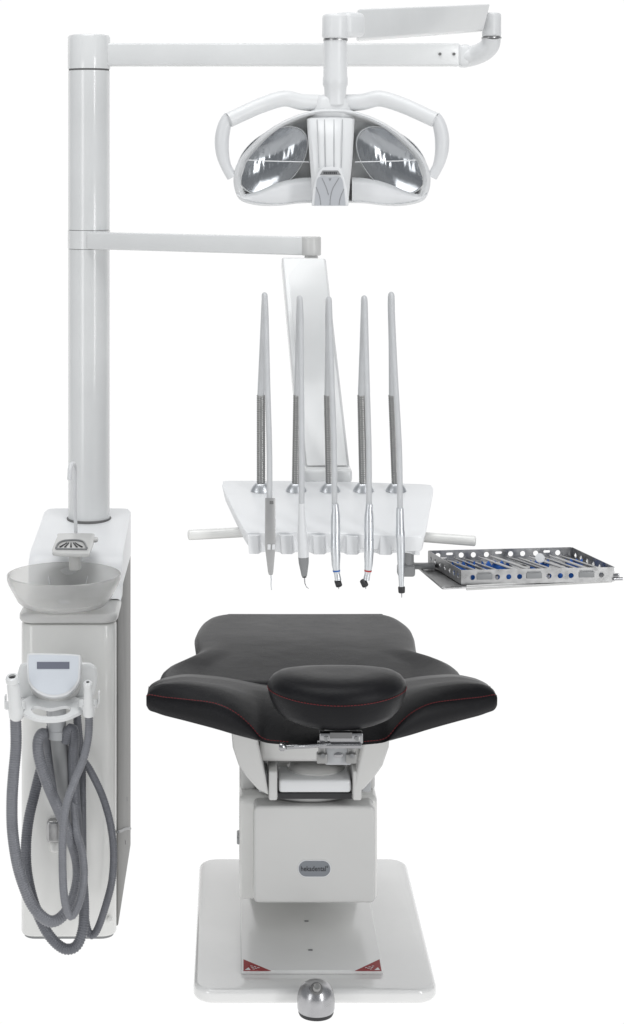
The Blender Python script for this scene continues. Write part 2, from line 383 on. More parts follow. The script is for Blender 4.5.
bm = bmesh.new(); tube(bm, [P(58.5, 736, 4.10), P(62, 770, 4.11), P(66, 800, 4.13), P(68, 826, 4.17)], lambda t: 0.019 - 0.004 * t, 24)
link('down_tube', bm, M['midgrey'], hold)

# suction hoses
def hose(root, pts, r, m, name='hose', pitch=0.0050):
    path = [P(*p) for p in cr(pts, 10)]
    bm = bmesh.new(); tube(bm, path, r, 16, (pitch, r * 0.10)); return link(name, bm, m, root, sharp=80)
A = thing('suction_hose', P(15, 712, 4.05), "thickest grey ribbed suction hose ending in the broad nozzle at the left of the bracket", "hose", "grey ribbed hoses on the cabinet")
hose(A, [(15.5, 716, 4.05), (16, 745, 4.05), (13.5, 775, 4.04), (12, 800, 4.04), (12.5, 830, 4.04), (17, 862, 4.04), (24, 886, 4.04), (33, 906, 4.04), (45, 919, 4.04), (55, 921, 4.045),
         (66, 912, 4.06), (74, 896, 4.08), (78, 875, 4.09), (76, 855, 4.09), (68, 832, 4.08), (57, 806, 4.07), (46, 780, 4.06), (39, 757, 4.06), (38, 742, 4.07), (42, 734, 4.09),
         (47, 738, 4.11), (50, 755, 4.125), (56, 785, 4.13), (63, 812, 4.14), (68, 828, 4.17)], 0.0125, M['hosel'])
bm = bmesh.new(); ax = (P(11.5, 667, 4.005) - P(16.5, 712, 4.05)); c0 = P(16.5, 716, 4.045)
prf = [(0.0118, -0.006), (0.0160, 0.000), (0.0160, 0.018), (0.0142, 0.024), (0.0140, 0.032), (0.0132, 0.080), (0.0112, 0.084), (0.0112, 0.087), (0.0142, 0.090), (0.0145, 0.097), (0.0125, 0.102), (0.0078, 0.103), (0.0070, 0.085)]
lathe(bm, prf, c0, ax, 32); nz = link('nozzle', bm, M['arm'], A)
bm = bmesh.new(); cyl(bm, c0 + ax.normalized() * 0.094, c0 + ax.normalized() * 0.098, 0.0076, seg=24); link('bore_shade_disc', bm, M['dark'], A).parent = nz  # dark disc put in for the shade inside the bore
B = thing('suction_hose', P(88, 712, 4.05), "thin grey ribbed saliva hose ending in the slim nozzle at the right of the bracket", "hose", "grey ribbed hoses on the cabinet")
hose(B, [(89, 712, 4.045), (88.5, 735, 4.04), (84, 757, 4.03), (75, 780, 4.02), (67, 802, 4.01), (63, 830, 4.01), (62.5, 865, 4.01), (64, 895, 4.01), (68, 913, 4.015), (73, 915, 4.02),
         (80, 900, 4.04), (84, 876, 4.055), (82, 852, 4.06), (76, 830, 4.08), (73, 800, 4.11), (72, 775, 4.13)], 0.0088, M['hosel'])
bm = bmesh.new(); ax = (P(87.5, 675, 4.01) - P(88.5, 706, 4.045)); c0 = P(88.8, 714, 4.04)
prf = [(0.0085, -0.004), (0.0130, 0.0), (0.0128, 0.02), (0.0108, 0.024), (0.0112, 0.032), (0.0085, 0.070), (0.0075, 0.073), (0.0095, 0.075), (0.0092, 0.083), (0.0065, 0.086), (0.0035, 0.086), (0.0032, 0.078)]
lathe(bm, prf, c0, ax, 32); nz = link('nozzle', bm, M['arm'], B)
bm = bmesh.new(); cyl(bm, c0 + ax.normalized() * 0.080, c0 + ax.normalized() * 0.0845, 0.0042, seg=24); link('bore_shade_disc', bm, M['dark'], B).parent = nz  # same dark disc for the shade in the slim nozzle
Cc = thing('suction_hose', P(78, 716, 4.15), "dark grey ribbed hose bowing out furthest right in front of the cabinet", "hose", "grey ribbed hoses on the cabinet")
hose(Cc, [(77, 714, 4.15), (77.5, 735, 4.15), (81, 755, 4.145), (91, 772, 4.14), (102, 795, 4.135), (110, 822, 4.13), (113.5, 850, 4.13), (112, 880, 4.13), (105, 908, 4.13), (97, 930, 4.13), (91, 935, 4.13),
          (86.5, 925, 4.135), (84, 900, 4.15), (83, 860, 4.16), (82.5, 800, 4.165), (82, 760, 4.17), (79, 735, 4.17), (77, 712, 4.17)], 0.0085, M['hose'])
D = thing('suction_hose', P(70, 729, 4.10), "dark grey ribbed hose whose loop hangs lowest, below the cabinet foot", "hose", "grey ribbed hoses on the cabinet")
hose(D, [(66, 742, 4.09), (68, 732, 4.085), (72, 729, 4.085), (74, 738, 4.09), (73, 765, 4.10), (75, 800, 4.11), (78, 840, 4.12), (82, 875, 4.12), (84, 905, 4.11), (83, 928, 4.09), (77, 945, 4.08), (66, 949, 4.075),
         (54, 941, 4.08), (43, 925, 4.09), (33, 900, 4.10), (27, 872, 4.105), (26, 845, 4.11), (29, 818, 4.12), (35, 792, 4.13), (41, 768, 4.14), (47, 745, 4.15), (52, 725, 4.16)], 0.0118, M['hose'])

# ================================================================== OPERATING LAMP
lamp = thing('operating_lamp', (PX_, PY_, 1.96), "white two-eyed operating lamp on a jointed arm from the top of the pole", "lamp")
bm = bmesh.new(); lathe(bm, [(pr + 0.001, 0), (pr + 0.001, 0.078), (pr - 0.002, 0.083), (pr - 0.012, 0.085), (0.02, 0.086)], (PX_, PY_, 1.9595), seg=64)
link('pole_sleeve', bm, M['arm'], lamp)
bm = bmesh.new(); zt, zb = CAM_Z + 126.5 * 4.7 / F_PX, CAM_Z + 103.5 * 4.7 / F_PX
xe = (459 - VX) * 4.7 / F_PX
add_box(bm, ((PX_ + 0.03 + xe) / 2, 4.70, (zt + zb) / 2), (xe - PX_ - 0.03, 0.045, zt - zb), bev=0.005)
la = link('fixed_arm', bm, M['arm'], lamp)
for px in (440, 454):
    bm = bmesh.new(); cyl(bm, P(px, 54, 4.679), P(px, 54, 4.674), 0.0038, seg=16); link('arm_screw', bm, M['groove'], lamp).parent = la
bm = bmesh.new()
add_box(bm, P(464, 56, 4.70), (0.030, 0.050, 0.056), bev=0.010)
tube(bm, [P(*p) for p in cr([(465, 57, 4.70), (475, 55, 4.69), (484, 51, 4.67), (490, 45, 4.66), (491.5, 36, 4.65)], 6)], lambda t: 0.026 - 0.003 * t, 24)
cyl(bm, P(491.5, 37, 4.65), P(491.5, 13, 4.65), 0.0235, bev=0.006); 
link('elbow_joint', bm, M['lampw'], lamp, sharp=50)
bm = bmesh.new(); cyl(bm, P(491.5, 37.3, 4.65), P(491.5, 38.5, 4.65), 0.0245); link('elbow_ring', bm, M['steel'], lamp)
# swinging arm: a box lofted between its two ends
a_l = [P(357, 9.5, 4.02), P(357, 41, 4.02)]; a_r = [P(489, 4.5, 4.62), P(482, 31.5, 4.62)]
def armsec(t, b, th): return [t + Vector((-.3, -.8, 0)) * 0 + Vector((0, -th, 0)), t + Vector((0, th, 0)), b + Vector((0, th, 0)), b + Vector((0, -th, 0))]
bm = bmesh.new(); prism(bm, armsec(a_l[0], a_l[1], 0.024), armsec(a_r[0], a_r[1], 0.024), 0.005, 3)
sa = link('swing_arm', bm, M['arm'], lamp)
bm = bmesh.new()
LY = 3.98
cyl(bm, P(336, 14.5, LY), P(335.5, 39, LY), 0.0285, bev=0.006)
add_box(bm, P(349, 25, LY + 0.015), (0.055, 0.052, 0.052), Matrix.Rotation(R(40), 3, 'Z'), bev=0.012)
kn = link('knuckle', bm, M['lampw'], lamp)
bm = bmesh.new(); cyl(bm, P(335.5, 39.2, LY), P(335.5, 40.8, LY), 0.0258); link('knuckle_ring', bm, M['steel'], lamp).parent = kn
bm = bmesh.new(); lathe(bm, [(0.0245, 0), (0.0250, -0.075), (0.0262, -0.079), (0.0262, -0.093), (0.0235, -0.098), (0.0225, -0.12), (0.024, -0.135)], P(335.3, 40.5, LY), seg=40)
link('drop_post', bm, M['lampw'], lamp)
# head
CXp = 332.0
def mir(half): return [(CXp + d, y) for d, y in half] + [(CXp - d, y) for d, y in reversed(half) if d > 0.01]
halfo = [(0, 109), (12, 109.3), (24, 111.5), (38, 116), (52, 122.5), (66, 131.5), (78, 142), (89, 154), (96, 166), (98.5, 178), (97.5, 189), (93, 199), (84, 203.5), (68, 206), (50, 205.5), (34, 203.5), (18, 203), (0, 203)]
oo = cr(mir(halfo), 3, True)
ccx, ccy = CXp, 165.0
def hr(s, Y, dy=0, sy=None): sy = sy or s; return [P(ccx + (x - ccx) * s, ccy + (y - ccy) * sy + dy, Y) for x, y in oo]
bm = bmesh.new()
loft(bm, [hr(0.93, 3.956), hr(0.965, 3.948), hr(1.0, 3.955), hr(1.0, 3.985), hr(0.95, 4.02), hr(0.84, 4.05), hr(0.62, 4.072), hr(0.3, 4.08)][0:] , (False, True))
link('lamp_shell', bm, M['lampw'], lamp, sharp=60)
bm = bmesh.new(); loft(bm, [hr(0.93, 3.9562), hr(0.90, 3.98), hr(0.86, 3.992), hr(0.70, 3.998), hr(0.4, 4.0)], (False, True))
link('lamp_cavity', bm, M['cavity'], lamp, sharp=60)
def eye(sgn):
    r_ = []; c = (CXp + sgn * 59, 159.5); A_, B_ = 40, 26; th = R(42) * sgn
    def el(s, Y, oxy=(0, 0)):
        L_ = []
        for k in range(48):
            t = 2 * math.pi * k / 48; u = A_ * s * math.cos(t); v = B_ * s * math.sin(t) * (1.0 + 0.10 * math.cos(t) * sgn)
            L_.append(P(c[0] + oxy[0] + u * math.cos(th) - v * math.sin(th), c[1] + oxy[1] + u * math.sin(th) + v * math.cos(th), Y))
        return L_
    bm = bmesh.new(); loft(bm, [el(1.0, 3.964), el(1.03, 3.960), el(1.05, 3.966), el(1.04, 4.015)], (False, False)); 
    rim = link('reflector_rim', bm, M['white'], lamp, sharp=60)
    bm = bmesh.new(); rings = []
    for k in range(16):
        s = 1.0 - k / 16.5; rings.append([p + Vector((0, 0.0006 * math.sin(p.x * 520) * (k > 0), 0)) for p in el(s, 3.962 + 0.030 * (1 - s * s))])
    loft(bm, rings, (False, True)); link('reflector', bm, M['mirror'], lamp, sharp=60).parent = rim
    # lower light cover of the head
    if sgn < 0: top = [(236, 192), (245, 194), (258, 191), (272, 185), (286, 180.5), (300, 178), (312, 177.5)]; bot = [(238, 197), (246, 201.5), (258, 203.8), (272, 204.8), (286, 204.3), (300, 203), (312, 203)]
    else: top = [(2 * CXp - x, y) for x, y in [(236, 192), (245, 194), (258, 191), (272, 185), (286, 180.5), (300, 178), (312, 177.5)]]; bot = [(2 * CXp - x, y) for x, y in [(238, 197), (246, 201.5), (258, 203.8), (272, 204.8), (286, 204.3), (300, 203), (312, 203)]]
    tc = cr(top, 4); bc = cr(bot, 4)
    bm = bmesh.new()
    rr = []
    for f, Y in ((0.0, 3.985), (0.0, 3.962), (0.3, 3.950), (0.7, 3.947), (1.0, 3.953), (1.0, 3.975)):
        rr.append([P(a[0] + (b[0] - a[0]) * f, a[1] + (b[1] - a[1]) * f, Y) for a, b in zip(tc, bc)])
    loft(bm, rr, (False, False), closed=False)
    link('lower_cover', bm, M['white'], lamp, sharp=60)
    # clear shield over the eye
    tt = [(CXp + sgn * d, y) for d, y in [(24, 120), (38, 124), (52, 130), (66, 139), (78, 150), (87, 162), (92, 176)]]
    bb = [(CXp + sgn * d, y) for d, y in [(22, 178), (34, 179), (48, 182), (62, 187), (76, 192), (86, 193), (91, 188)]]
    tt = cr(tt, 3); bb = cr(bb, 3); bm = bmesh.new()
    loft(bm, [[P(a[0] + (b[0] - a[0]) * f, a[1] + (b[1] - a[1]) * f, 3.952 - 0.012 * math.sin(math.pi * f)) for a, b in zip(tt, bb)] for f in [k / 8 for k in range(9)]], (False, False), closed=False)
    sh = link('clear_shield', bm, M['shield'], lamp)
    bm = bmesh.new(); tube(bm, [P(CXp + sgn * d, y, 3.940) for d, y in ((23, 162), (45, 161.5), (65, 161), (84, 160))], 0.0011, 6)
    link('shield_seam', bm, M['white'], lamp).parent = sh
    # handle: flat bracket arm + upright grip
    hb = [(320 - 332, 103), (302 - 332, 102), (284 - 332, 98.5), (262 - 332, 105), (246 - 332, 112), (229 - 332, 120)]
    pts = cr([(CXp - sgn * d, y, 3.99 - 0.01 * i) for i, (d, y) in enumerate(hb)], 6)
    bm = bmesh.new(); tube(bm, [P(*p) for p in pts], lambda t: 0.0178 - 0.002 * t, 20, flat=(1, 1))
    hd = link('handle_arm', bm, M['lampw'], lamp, sharp=60)
    hg = [(229.5, 116), (225, 124), (222, 138), (222.5, 153), (226, 166), (232, 177)]
    pts = cr([(x if sgn < 0 else 2 * CXp - x, y, 3.945 + 0.004 * i) for i, (x, y) in enumerate(hg)], 6)
    bm = bmesh.new(); tube(bm, [P(*p) for p in pts], lambda t: 0.0110 + 0.0040 * math.sin(math.pi * min(1, t * 1.1 + 0.1)), 18)
    link('grip', bm, M['white'], lamp, sharp=60).parent = hd
for s in (-1, 1): eye(s)
# hub on top of head
bm = bmesh.new()
def hubr(w, y, d, Yc=4.0):
    c = P(331.5, y, Yc); return [c + Vector((math.copysign(abs(math.cos(t)) ** 0.7, math.cos(t)) * w, math.copysign(abs(math.sin(t)) ** 0.7, math.sin(t)) * d, 0)) for t in [2 * math.pi * k / 32 for k in range(32)]]
loft(bm, [hubr(0.024, 95, 0.026), hubr(0.034, 97.5, 0.034), hubr(0.0385, 100, 0.038), hubr(0.041, 108, 0.042), hubr(0.046, 114, 0.045), hubr(0.05, 120, 0.04)])
link('head_hub', bm, M['lampw'], lamp, sharp=60)
# centre cover
bm = bmesh.new()
def ccr(x0, x1, y, Yf): 
    return [P(x0, y, 3.99), P(x0 + 0.5, y, Yf + 0.014), P(x0 + 4, y, Yf + 0.003), P((x0 + x1) / 2, y, Yf - 0.002), P(x1 - 4, y, Yf + 0.003), P(x1 - 0.5, y, Yf + 0.014), P(x1, y, 3.99)]
loft(bm, [ccr(310, 352, 117, 3.956), ccr(306.5, 355, 119, 3.940), ccr(307.5, 354, 135, 3.918), ccr(309.5, 352.5, 160, 3.90), ccr(311, 350.5, 180, 3.893), ccr(312, 349, 200, 3.895), ccr(312.5, 348.5, 205, 3.91)], (True, True))
cc = link('centre_cover', bm, M['lampw'], lamp, sharp=50)
bm = bmesh.new()
for x0, x1 in ((317, 319), (324.5, 325.5), (334, 334), (342.5, 341.5)):
    pts = [(x0, 119.5, 3.9385), (x0 + (x1 - x0) * .3, 135, 3.9165), (x0 + (x1 - x0) * .7, 155, 3.9015), (x1, 168, 3.8945)]
    tube(bm, [P(x, y, Y) for x, y, Y in cr(pts, 4)], 0.0008, 6)
link('cover_ridge', bm, M['grey'], lamp).parent = cc
BYy = 3.886
bo = cr([(311.5, 206), (313.5, 188), (317, 176), (320.5, 169.5), (326, 167), (335, 167), (340, 169.5), (344, 177), (347, 188), (348.5, 206)], 4)
bm = bmesh.new(); prism(bm, [P(x, y, 3.90) for x, y in bo], [P(x, y, BYy) for x, y in bo], 0.002, 2, 50)
bdg = link('vent_cover', bm, M['white'], lamp)
bi = cr([(314.5, 205.5), (316, 190), (318.5, 177.5), (330, 176.8), (341, 177.5), (344, 190), (345.5, 205.5)], 4)
bm = bmesh.new(); prism(bm, [P(x, y, 3.89) for x, y in bi], [P(x, y, BYy - 0.0015) for x, y in bi]); link('vent_plate', bm, M['badgep'], lamp).parent = bdg
bm = bmesh.new()
for pp in ([(322, 178), (326, 187), (328.5, 195)], [(339, 178), (333, 188), (330.5, 197), (330, 205)], [(316, 187), (319.5, 196), (320.8, 205)], [(344, 189), (340.5, 197), (339, 205)], [(329, 178), (330, 180.5), (331, 178)]):
    tube(bm, [P(x, y, BYy - 0.0018) for x, y in cr(pp, 4)], 0.0006, 6)
link('vent_line', bm, M['midgrey'], lamp).parent = bdg
bm = bmesh.new(); q = [(320, 175), (322.5, 170.5), (338, 170.5), (341, 175)]; prism(bm, [P(x, y, 3.89) for x, y in q], [P(x, y, BYy - 0.0012) for x, y in q])
link('name_plate', bm, M['midgrey'], lamp).parent = bdg
bm = bmesh.new()
for k in range(7): add_box(bm, P(324.2 + 2 * k, 173, BYy - 0.0016), (0.0026, 0.001, 0.0042 if k % 2 else 0.0035))
link('plate_mark', bm, M['ink'], lamp).parent = bdg

# ================================================================== INSTRUMENT CONSOLE
cons = thing('instrument_console', (PX_, PY_, 1.5385), "white instrument console on a flat hanging arm, carrying five upright hoses", "instrument console")
bm = bmesh.new(); lathe(bm, [(pr + 0.001, -0.0225), (pr + 0.001, 0.0225)], (PX_, PY_, 1.5387), seg=64); link('pole_collar', bm, M['arm'], cons)
e0 = Vector((PX_ + 0.01, 4.66, 0)); e1 = Vector((0.197, 4.30, 0)); dv = (e1 - e0).normalized(); sd = Vector((-dv.y, dv.x, 0))
bm = bmesh.new(); c = (e0 + e1) / 2 - dv * 0.015; ang = math.atan2(dv.y, dv.x)
add_box(bm, (c.x, c.y, 1.5375), ((e1 - e0).length - 0.03, 0.043, 0.0420), Matrix.Rotation(ang, 3, 'Z'), bev=0.004)
link('fixed_arm', bm, M['arm'], cons)
bm = bmesh.new(); cyl(bm, e1 + Vector((-0.024, .012, 1.516)), e1 + Vector((-0.024, .012, 1.559)), 0.0225, bev=0.003); add_box(bm, e1 + Vector((-0.024, .012, 1.510)), (0.03, 0.03, 0.012), bev=0.003)
link('arm_end_cap', bm, M['paint'], cons)
# flat hanging arm
tl, tr, bl, br = P(281.5, 256.5, 4.27), P(326, 257.5, 4.27), P(301, 472, 3.98), P(350.5, 472, 3.98)
nrm = (tr - tl).cross(bl - tl).normalized(); nrm = nrm if nrm.y > 0 else -nrm
bm = bmesh.new(); th = nrm * 0.04
prism(bm, [tl, tr, br, bl], [tl + th, tr + th, br + th, bl + th], 0.006, 3)
fa = link('hanging_arm', bm, M['arm'], cons)
bm = bmesh.new(); il, ir, jl, jr = [q - nrm * 0.001 for q in (P(287, 259, 4.27), P(323.5, 259, 4.27), P(307, 466, 3.985), P(347, 466, 3.985))]
prism(bm, [il, ir, jr, jl], [q - nrm * 0.0015 for q in (il, ir, jr, jl)]); link('arm_face', bm, M['arm'], cons).parent = fa
bm = bmesh.new(); add_box(bm, P(326, 473.5, 3.985), (0.106, 0.075, 0.030), bev=0.008); link('swivel_block', bm, M['arm'], cons)
# console body
c_n = Vector((0, -0.15, 1)).normalized(); c_p = Vector((0, 3.95, 1.063))
def KP(px, py): return PPL(px, py, c_p, c_n)
top = cr([(228, 480.5), (280, 480.5), (330, 481), (380, 482.5), (425, 484), (432, 486), (433.5, 491), (430, 510), (426, 531), (420, 536.5), (385, 535), (350, 533.5), (318, 532.5), (285, 532), (252, 532.5), (245, 530.5), (235, 513), (226, 495), (222, 486), (223, 482)], 3, True)
bm = bmesh.new(); prism(bm, [KP(330 + (x - 330) * .97, y) - c_n * 0.03 for x, y in top], [KP(x, y) for x, y in top], 0.005, 3, 50)
link('console_top', bm, M['console'], cons)
# scalloped front lip
lip = []
pk = [253.5, 285.5, 318, 351, 384.5, 418]
for i, x in enumerate(pk):
    w = 5.5 if 0 < i < 5 else 4
    lip += [(x - w if i > 0 else x - 6, 0), (x + w if i < 5 else x + 1, 0)]
    if i < 5:
        x2 = pk[i + 1]; lip += [(x + w + 3, 0.017), ((x + x2) / 2, 0.027), (x2 - w - 3, 0.017)]
def LPt(px, dep, z): return Vector(((px - VX) * 3.66 / F_PX, 3.62 + dep, z + (px - 250) * -0.000015))
zt_, zb_ = CAM_Z - (533.5 - VY) * 3.645 / F_PX, CAM_Z - (554 - VY) * 3.62 / F_PX
bm = bmesh.new()
back = [(pk[-1] + 1, 0.075), (pk[0] - 6, 0.075)]
ll = lip + back
def sc_(l, f): return [(335 + (x - 335) * f, d) for x, d in l]
prism(bm, [LPt(x, d, zb_) for x, d in sc_(ll, 0.985)], [LPt(x, d + 0.004, zt_) for x, d in ll], 0.0015, 2, 25)
link('scalloped_lip', bm, M['console'], cons, sharp=20)
bm = bmesh.new(); add_box(bm, P(332, 531, 3.81) , (0.30, 0.18, 0.024), bev=0.006); link('under_tray', bm, M['grey'], cons)
for (p0, p1) in (((246, 532, 3.74), (188, 535, 3.72)), ((422, 537, 3.74), (476, 541, 3.72))):
    a_, b_ = P(*p0), P(*p1); bm = bmesh.new(); cyl(bm, a_, b_, 0.0098, 0.0102, bev=0.004); link('side_handle', bm, M['body'], cons)

# ------------------------------------------------------------------ five instruments on whips
bx = [261, 296, 330, 363.5, 396]
st = [261, 297.5, 328, 361.5, 392.5]
tp = [264.5, 299.5, 328.5, 364, 391]
rb = [269.5, 301.5, 334.5, 369, 400]
ty = [295, 298, 299, 298, 294.5]
iy = [498, 505, 505, 505, 509]
ILAB = [("air_syringe", "flat grey air syringe hanging from the leftmost upright hose of the console"),
        ("scaler_handpiece", "white scaler with grey cone and hooked wire tip hanging from its hose"),
        ("turbine_handpiece", "bent steel handpiece with a thin blue ring, hanging on the middle hose"),
        ("turbine_handpiece", "bent steel handpiece with a thin red ring near its head"),
        ("micromotor_handpiece", "straight ringless steel handpiece, the one hanging nearest the steel tray")]
for i in range(5):
    nm, lb = ILAB[i]
    hole = KP(bx[i], 491); t0 = thing(nm, hole, lb, "dental instrument", "instruments on the console hoses")
    bm = bmesh.new(); lathe(bm, [(0.0215, 0.0), (0.0195, 0.005), (0.0165, 0.010), (0.0125, 0.0145), (0.0100, 0.016)], hole + Vector((0, 0, 0.0008)), c_n, 32, (1.0, 0.75)); gr = link('grommet', bm, M['satin'], t0)
    mid = P(st[i], 395, 3.86)
    bm = bmesh.new(); tube(bm, [hole + Vector((0, 0, 0.008)), P((bx[i] + st[i]) / 2, 440, 3.87), mid], 0.0090, 24, (0.0046, 0.0010)); link('spring', bm, M['spring'], t0, sharp=170)
    tpv = P(tp[i], ty[i], 3.80)
    bm = bmesh.new(); up = cr([tuple(mid), tuple(P((st[i] * .5 + tp[i] * .5), 345, 3.845)), tuple(P(tp[i] - 0.5, ty[i] + 12, 3.825)), tuple(tpv + Vector((0, 0.008, -0.004)))], 8)
    tube(bm, up, lambda t: 0.0075 - 0.0022 * t, 16); link('sleeve', bm, M['tubew'], t0)
    end = P(rb[i], iy[i] + 4, 3.60)
    dn = cr([tuple(tpv + Vector((0, 0.012, -0.008))), tuple(tpv + Vector((0.0, 0, 0))), tuple(tpv + Vector((0.001, -0.010, -0.006))), tuple(P(tp[i] + 1.5, ty[i] + 25, 3.775)), tuple(P(tp[i] * .62 + rb[i] * .38 + 1.0, 380, 3.72)), tuple(P(rb[i] * .85 + tp[i] * .15 + 0.6, 450, 3.655)), tuple(end)], 8)
    bm = bmesh.new(); tube(bm, dn, lambda t: 0.0056, 14); link('hose', bm, M['tubew'], t0)
    Yh = 3.598
    def seg_(pts, mt, nme, seg=20, fl=(1, 1)):
        bm = bmesh.new(); path = [P(x, y, Yh) for x, y, r in pts]; rr = [r for x, y, r in pts]
        L = [0]
        for a_, b_ in zip(path, path[1:]): L.append(L[-1] + (b_ - a_).length)
        def rf(t):
            s = t * L[-1]
            for k in range(len(L) - 1):
                if s <= L[k + 1] + 1e-9: 
                    q = (s - L[k]) / max(1e-9, L[k + 1] - L[k]); return rr[k] * (1 - q) + rr[k + 1] * q
            return rr[-1]
        tube(bm, path, rf, seg, flat=fl); return link(nme, bm, mt, t0, sharp=50)
    if i == 0:
        bm = bmesh.new()
        def fr(x0, x1, y, d): return [P(x0, y, Yh + d), P(x0, y, Yh - d), P(x1, y, Yh - d), P(x1, y, Yh + d)]
        loft(bm, [fr(265, 275.5, 498, .008), fr(264.8, 275.5, 546, .008), fr(268, 273.3, 572, .004), fr(269, 272.5, 575, .003)]); bevel(bm, 0.0015, 2)
        bd = link('syringe_body', bm, M['syr'], t0)
        bm = bmesh.new(); add_box(bm, P(269, 547, Yh - .009), (0.006, 0.003, 0.010), bev=.001); link('syringe_button', bm, M['white'], t0).parent = bd
        bm = bmesh.new(); add_box(bm, P(273.5, 547, Yh - .009), (0.006, 0.003, 0.010), bev=.001); link('syringe_button', bm, M['white'], t0).parent = bd
        bm = bmesh.new(); add_box(bm, P(271.5, 502.5, Yh - .0082), (0.007, 0.0012, 0.006), bev=.0004); link('printed_mark', bm, M['groove'], t0).parent = bd
        seg_([(270.8, 573, .0014), (271.3, 580, .0012), (271, 585, .0010), (271.6, 590, .0009)], M['satin'], 'tip', 8)
    elif i == 1:
        seg_([(301.5, 504, .0058), (301.6, 516, .0065), (302, 530, .0085), (303, 545, .0098), (303.5, 557, .0103)], M['white'], 'handle')
        seg_([(303.5, 557, .0102), (303.8, 563, .0095), (304.3, 576, .0052)], M['midgrey'], 'cone')
        seg_([(304.3, 575.5, .0042), (304.4, 577.5, .0038)], M['dark'], 'tip_collar')
        seg_([(304.4, 577, .0012), (304.8, 583, .0010), (306.5, 587, .0009), (308.8, 588.5, .0007)], M['chrome'], 'tip', 8)
    elif i in (2, 3):
        sg = 1 if i == 2 else -1; x0 = 335.5 if i == 2 else 369
        seg_([(x0 - .5 * sg, 504, .0066), (x0, 510, .0070), (x0, 516, .0086), (x0, 530, .0092), (x0, 538, .0084), (x0, 539, .0092), (x0, 552, .0090), (x0 + sg * .3, 556, .0088), (x0 + sg * .4, 565, .0078), (x0 + sg * 1.5, 574, .0058)], M['satin'], 'body')
        seg_([(x0 + sg * .9, 570, .0072), (x0 + sg * 1.05, 571.5, .0070)], M['bluem'] if i == 2 else M['redm'], 'colour_ring')
        seg_([(x0 + sg * 1.5, 573.5, .0056), (x0 + sg * 2.3, 578, .0060), (x0 + sg * 2.6, 580, .0062)], M['satin'], 'neck')
        bm = bmesh.new(); cyl(bm, P(x0 - sg * (0.2 if i == 2 else -4), 580.5, Yh) + Vector((sg * .004, .004, 0)), P(x0 + sg * 3.6, 583.5, Yh) + Vector((0, -.004, -.004)), 0.0064, seg=20, bev=.0015); link('head', bm, M['dark'], t0)
        seg_([(x0 + sg * 3, 585, .0012), (x0 + sg * 3.3, 589, .0008)], M['chrome'], 'burr', 8)
    else:
        seg_([(400, 508, .0070), (400, 514, .0074), (400.2, 531, .0080), (400.2, 532, .0086), (400.4, 537, .0086), (400.6, 538, .0080), (400.8, 548, .0080), (401, 560, .0072), (401.3, 580, .0050), (401.5, 588, .0046)], M['satin'], 'body')
        bm = bmesh.new(); cyl(bm, P(401.5, 586.5, Yh), P(401.7, 593, Yh), .0068, .0062, bev=.002); link('head', bm, M['dark'], t0)
        seg_([(401.7, 592, .0012), (401.7, 597.5, .0008)], M['chrome'], 'burr', 8)

# ================================================================== TRAY + CASSETTE
ZT = 0.921
tray = thing('instrument_tray', P(408, 565, 3.72), "flat steel tray on a short bracket under the perforated cassette", "tray")
bm = bmesh.new()
tc_ = [PZ(443, 588.5, ZT), PZ(612.5, 580.5, ZT), PZ(592, 556, ZT), PZ(412, 563, ZT)]
prism(bm, [p - Vector((0, 0, 0.002)) for p in tc_], tc_, 0.0006, 1)
link('tray_plate', bm, M['steel'], tray)
bm = bmesh.new()
fl_, frr = PZ(466, 586.5, ZT), PZ(612, 578.5, ZT); u_ = (frr - fl_).normalized()
add_box(bm, (fl_ + frr) / 2 + Vector((0, -0.002, -0.002)), ((frr - fl_).length, 0.005, 0.010), Matrix.Rotation(math.atan2(u_.y, u_.x), 3, 'Z'), bev=0.002)
link('front_rim', bm, M['paint'], tray)
bm = bmesh.new(); tube(bm, [PZ(412, 562, ZT), PZ(443, 588, ZT)], 0.0028, 8); link('side_rim', bm, M['steel'], tray)
bm = bmesh.new(); cyl(bm, P(408.5, 542, 3.72), P(408.5, 568, 3.72), 0.0105, bev=.002); link('bracket_post', bm, M['midgrey'], tray)
bm = bmesh.new(); add_box(bm, P(406, 570, 3.72), (0.034, 0.03, 0.022), bev=0.005); add_box(bm, P(422, 566, 3.75), (0.05, 0.022, 0.010), bev=0.003); link('bracket_arm', bm, M['midgrey'], tray)

ZR, ZBc = 0.950, 0.9225
FL, FR, BL, BR = PZ(461, 570, ZR), PZ(614, 567, ZR), PZ(428, 550.5, ZR), PZ(571.5, 547, ZR)
cas = thing('instrument_cassette', (FL + BR) / 2 - Vector((0, 0, ZR - ZBc)), "open perforated steel cassette lying on the tray, full of slim instruments", "cassette")
def pw(a, b, holes, name):
    L = (b - a).length; d = (b - a).normalized(); h = ZR - ZBc
    q = lambda s, t: a + d * s + Vector((0, 0, t - h))
    outr = [q(s, t) for s, t in rrect(0, L, 0, h, 0.002, 3)]
    hs = []
    for (s, t, w, hh) in holes:
        r = min(w, hh) / 2; hs.append([q(x, y) for x, y in rrect(s - w / 2, s + w / 2, t - hh / 2, t + hh / 2, r * 0.98, 5)])
    nn = d.cross(Vector((0, 0, 1)))
    return holed(name, outr, hs, 0.0013, M['steel'], cas, nn), q, nn
Lf = (FR - FL).length; Ls = (BL - FL).length
fh = [(0.022, .013, .010, .010), (0.070, .013, .010, .010), (0.092, .013, .010, .010), (0.113, .013, .010, .010), (0.170, .013, .010, .010), (0.192, .013, .010, .010), (0.213, .013, .010, .010), (0.272, .013, .010, .010)]
wf, qf, nf = pw(FL, FR, [(s * Lf / 0.297, t, w, h) for s, t, w, h in fh], 'front_wall')
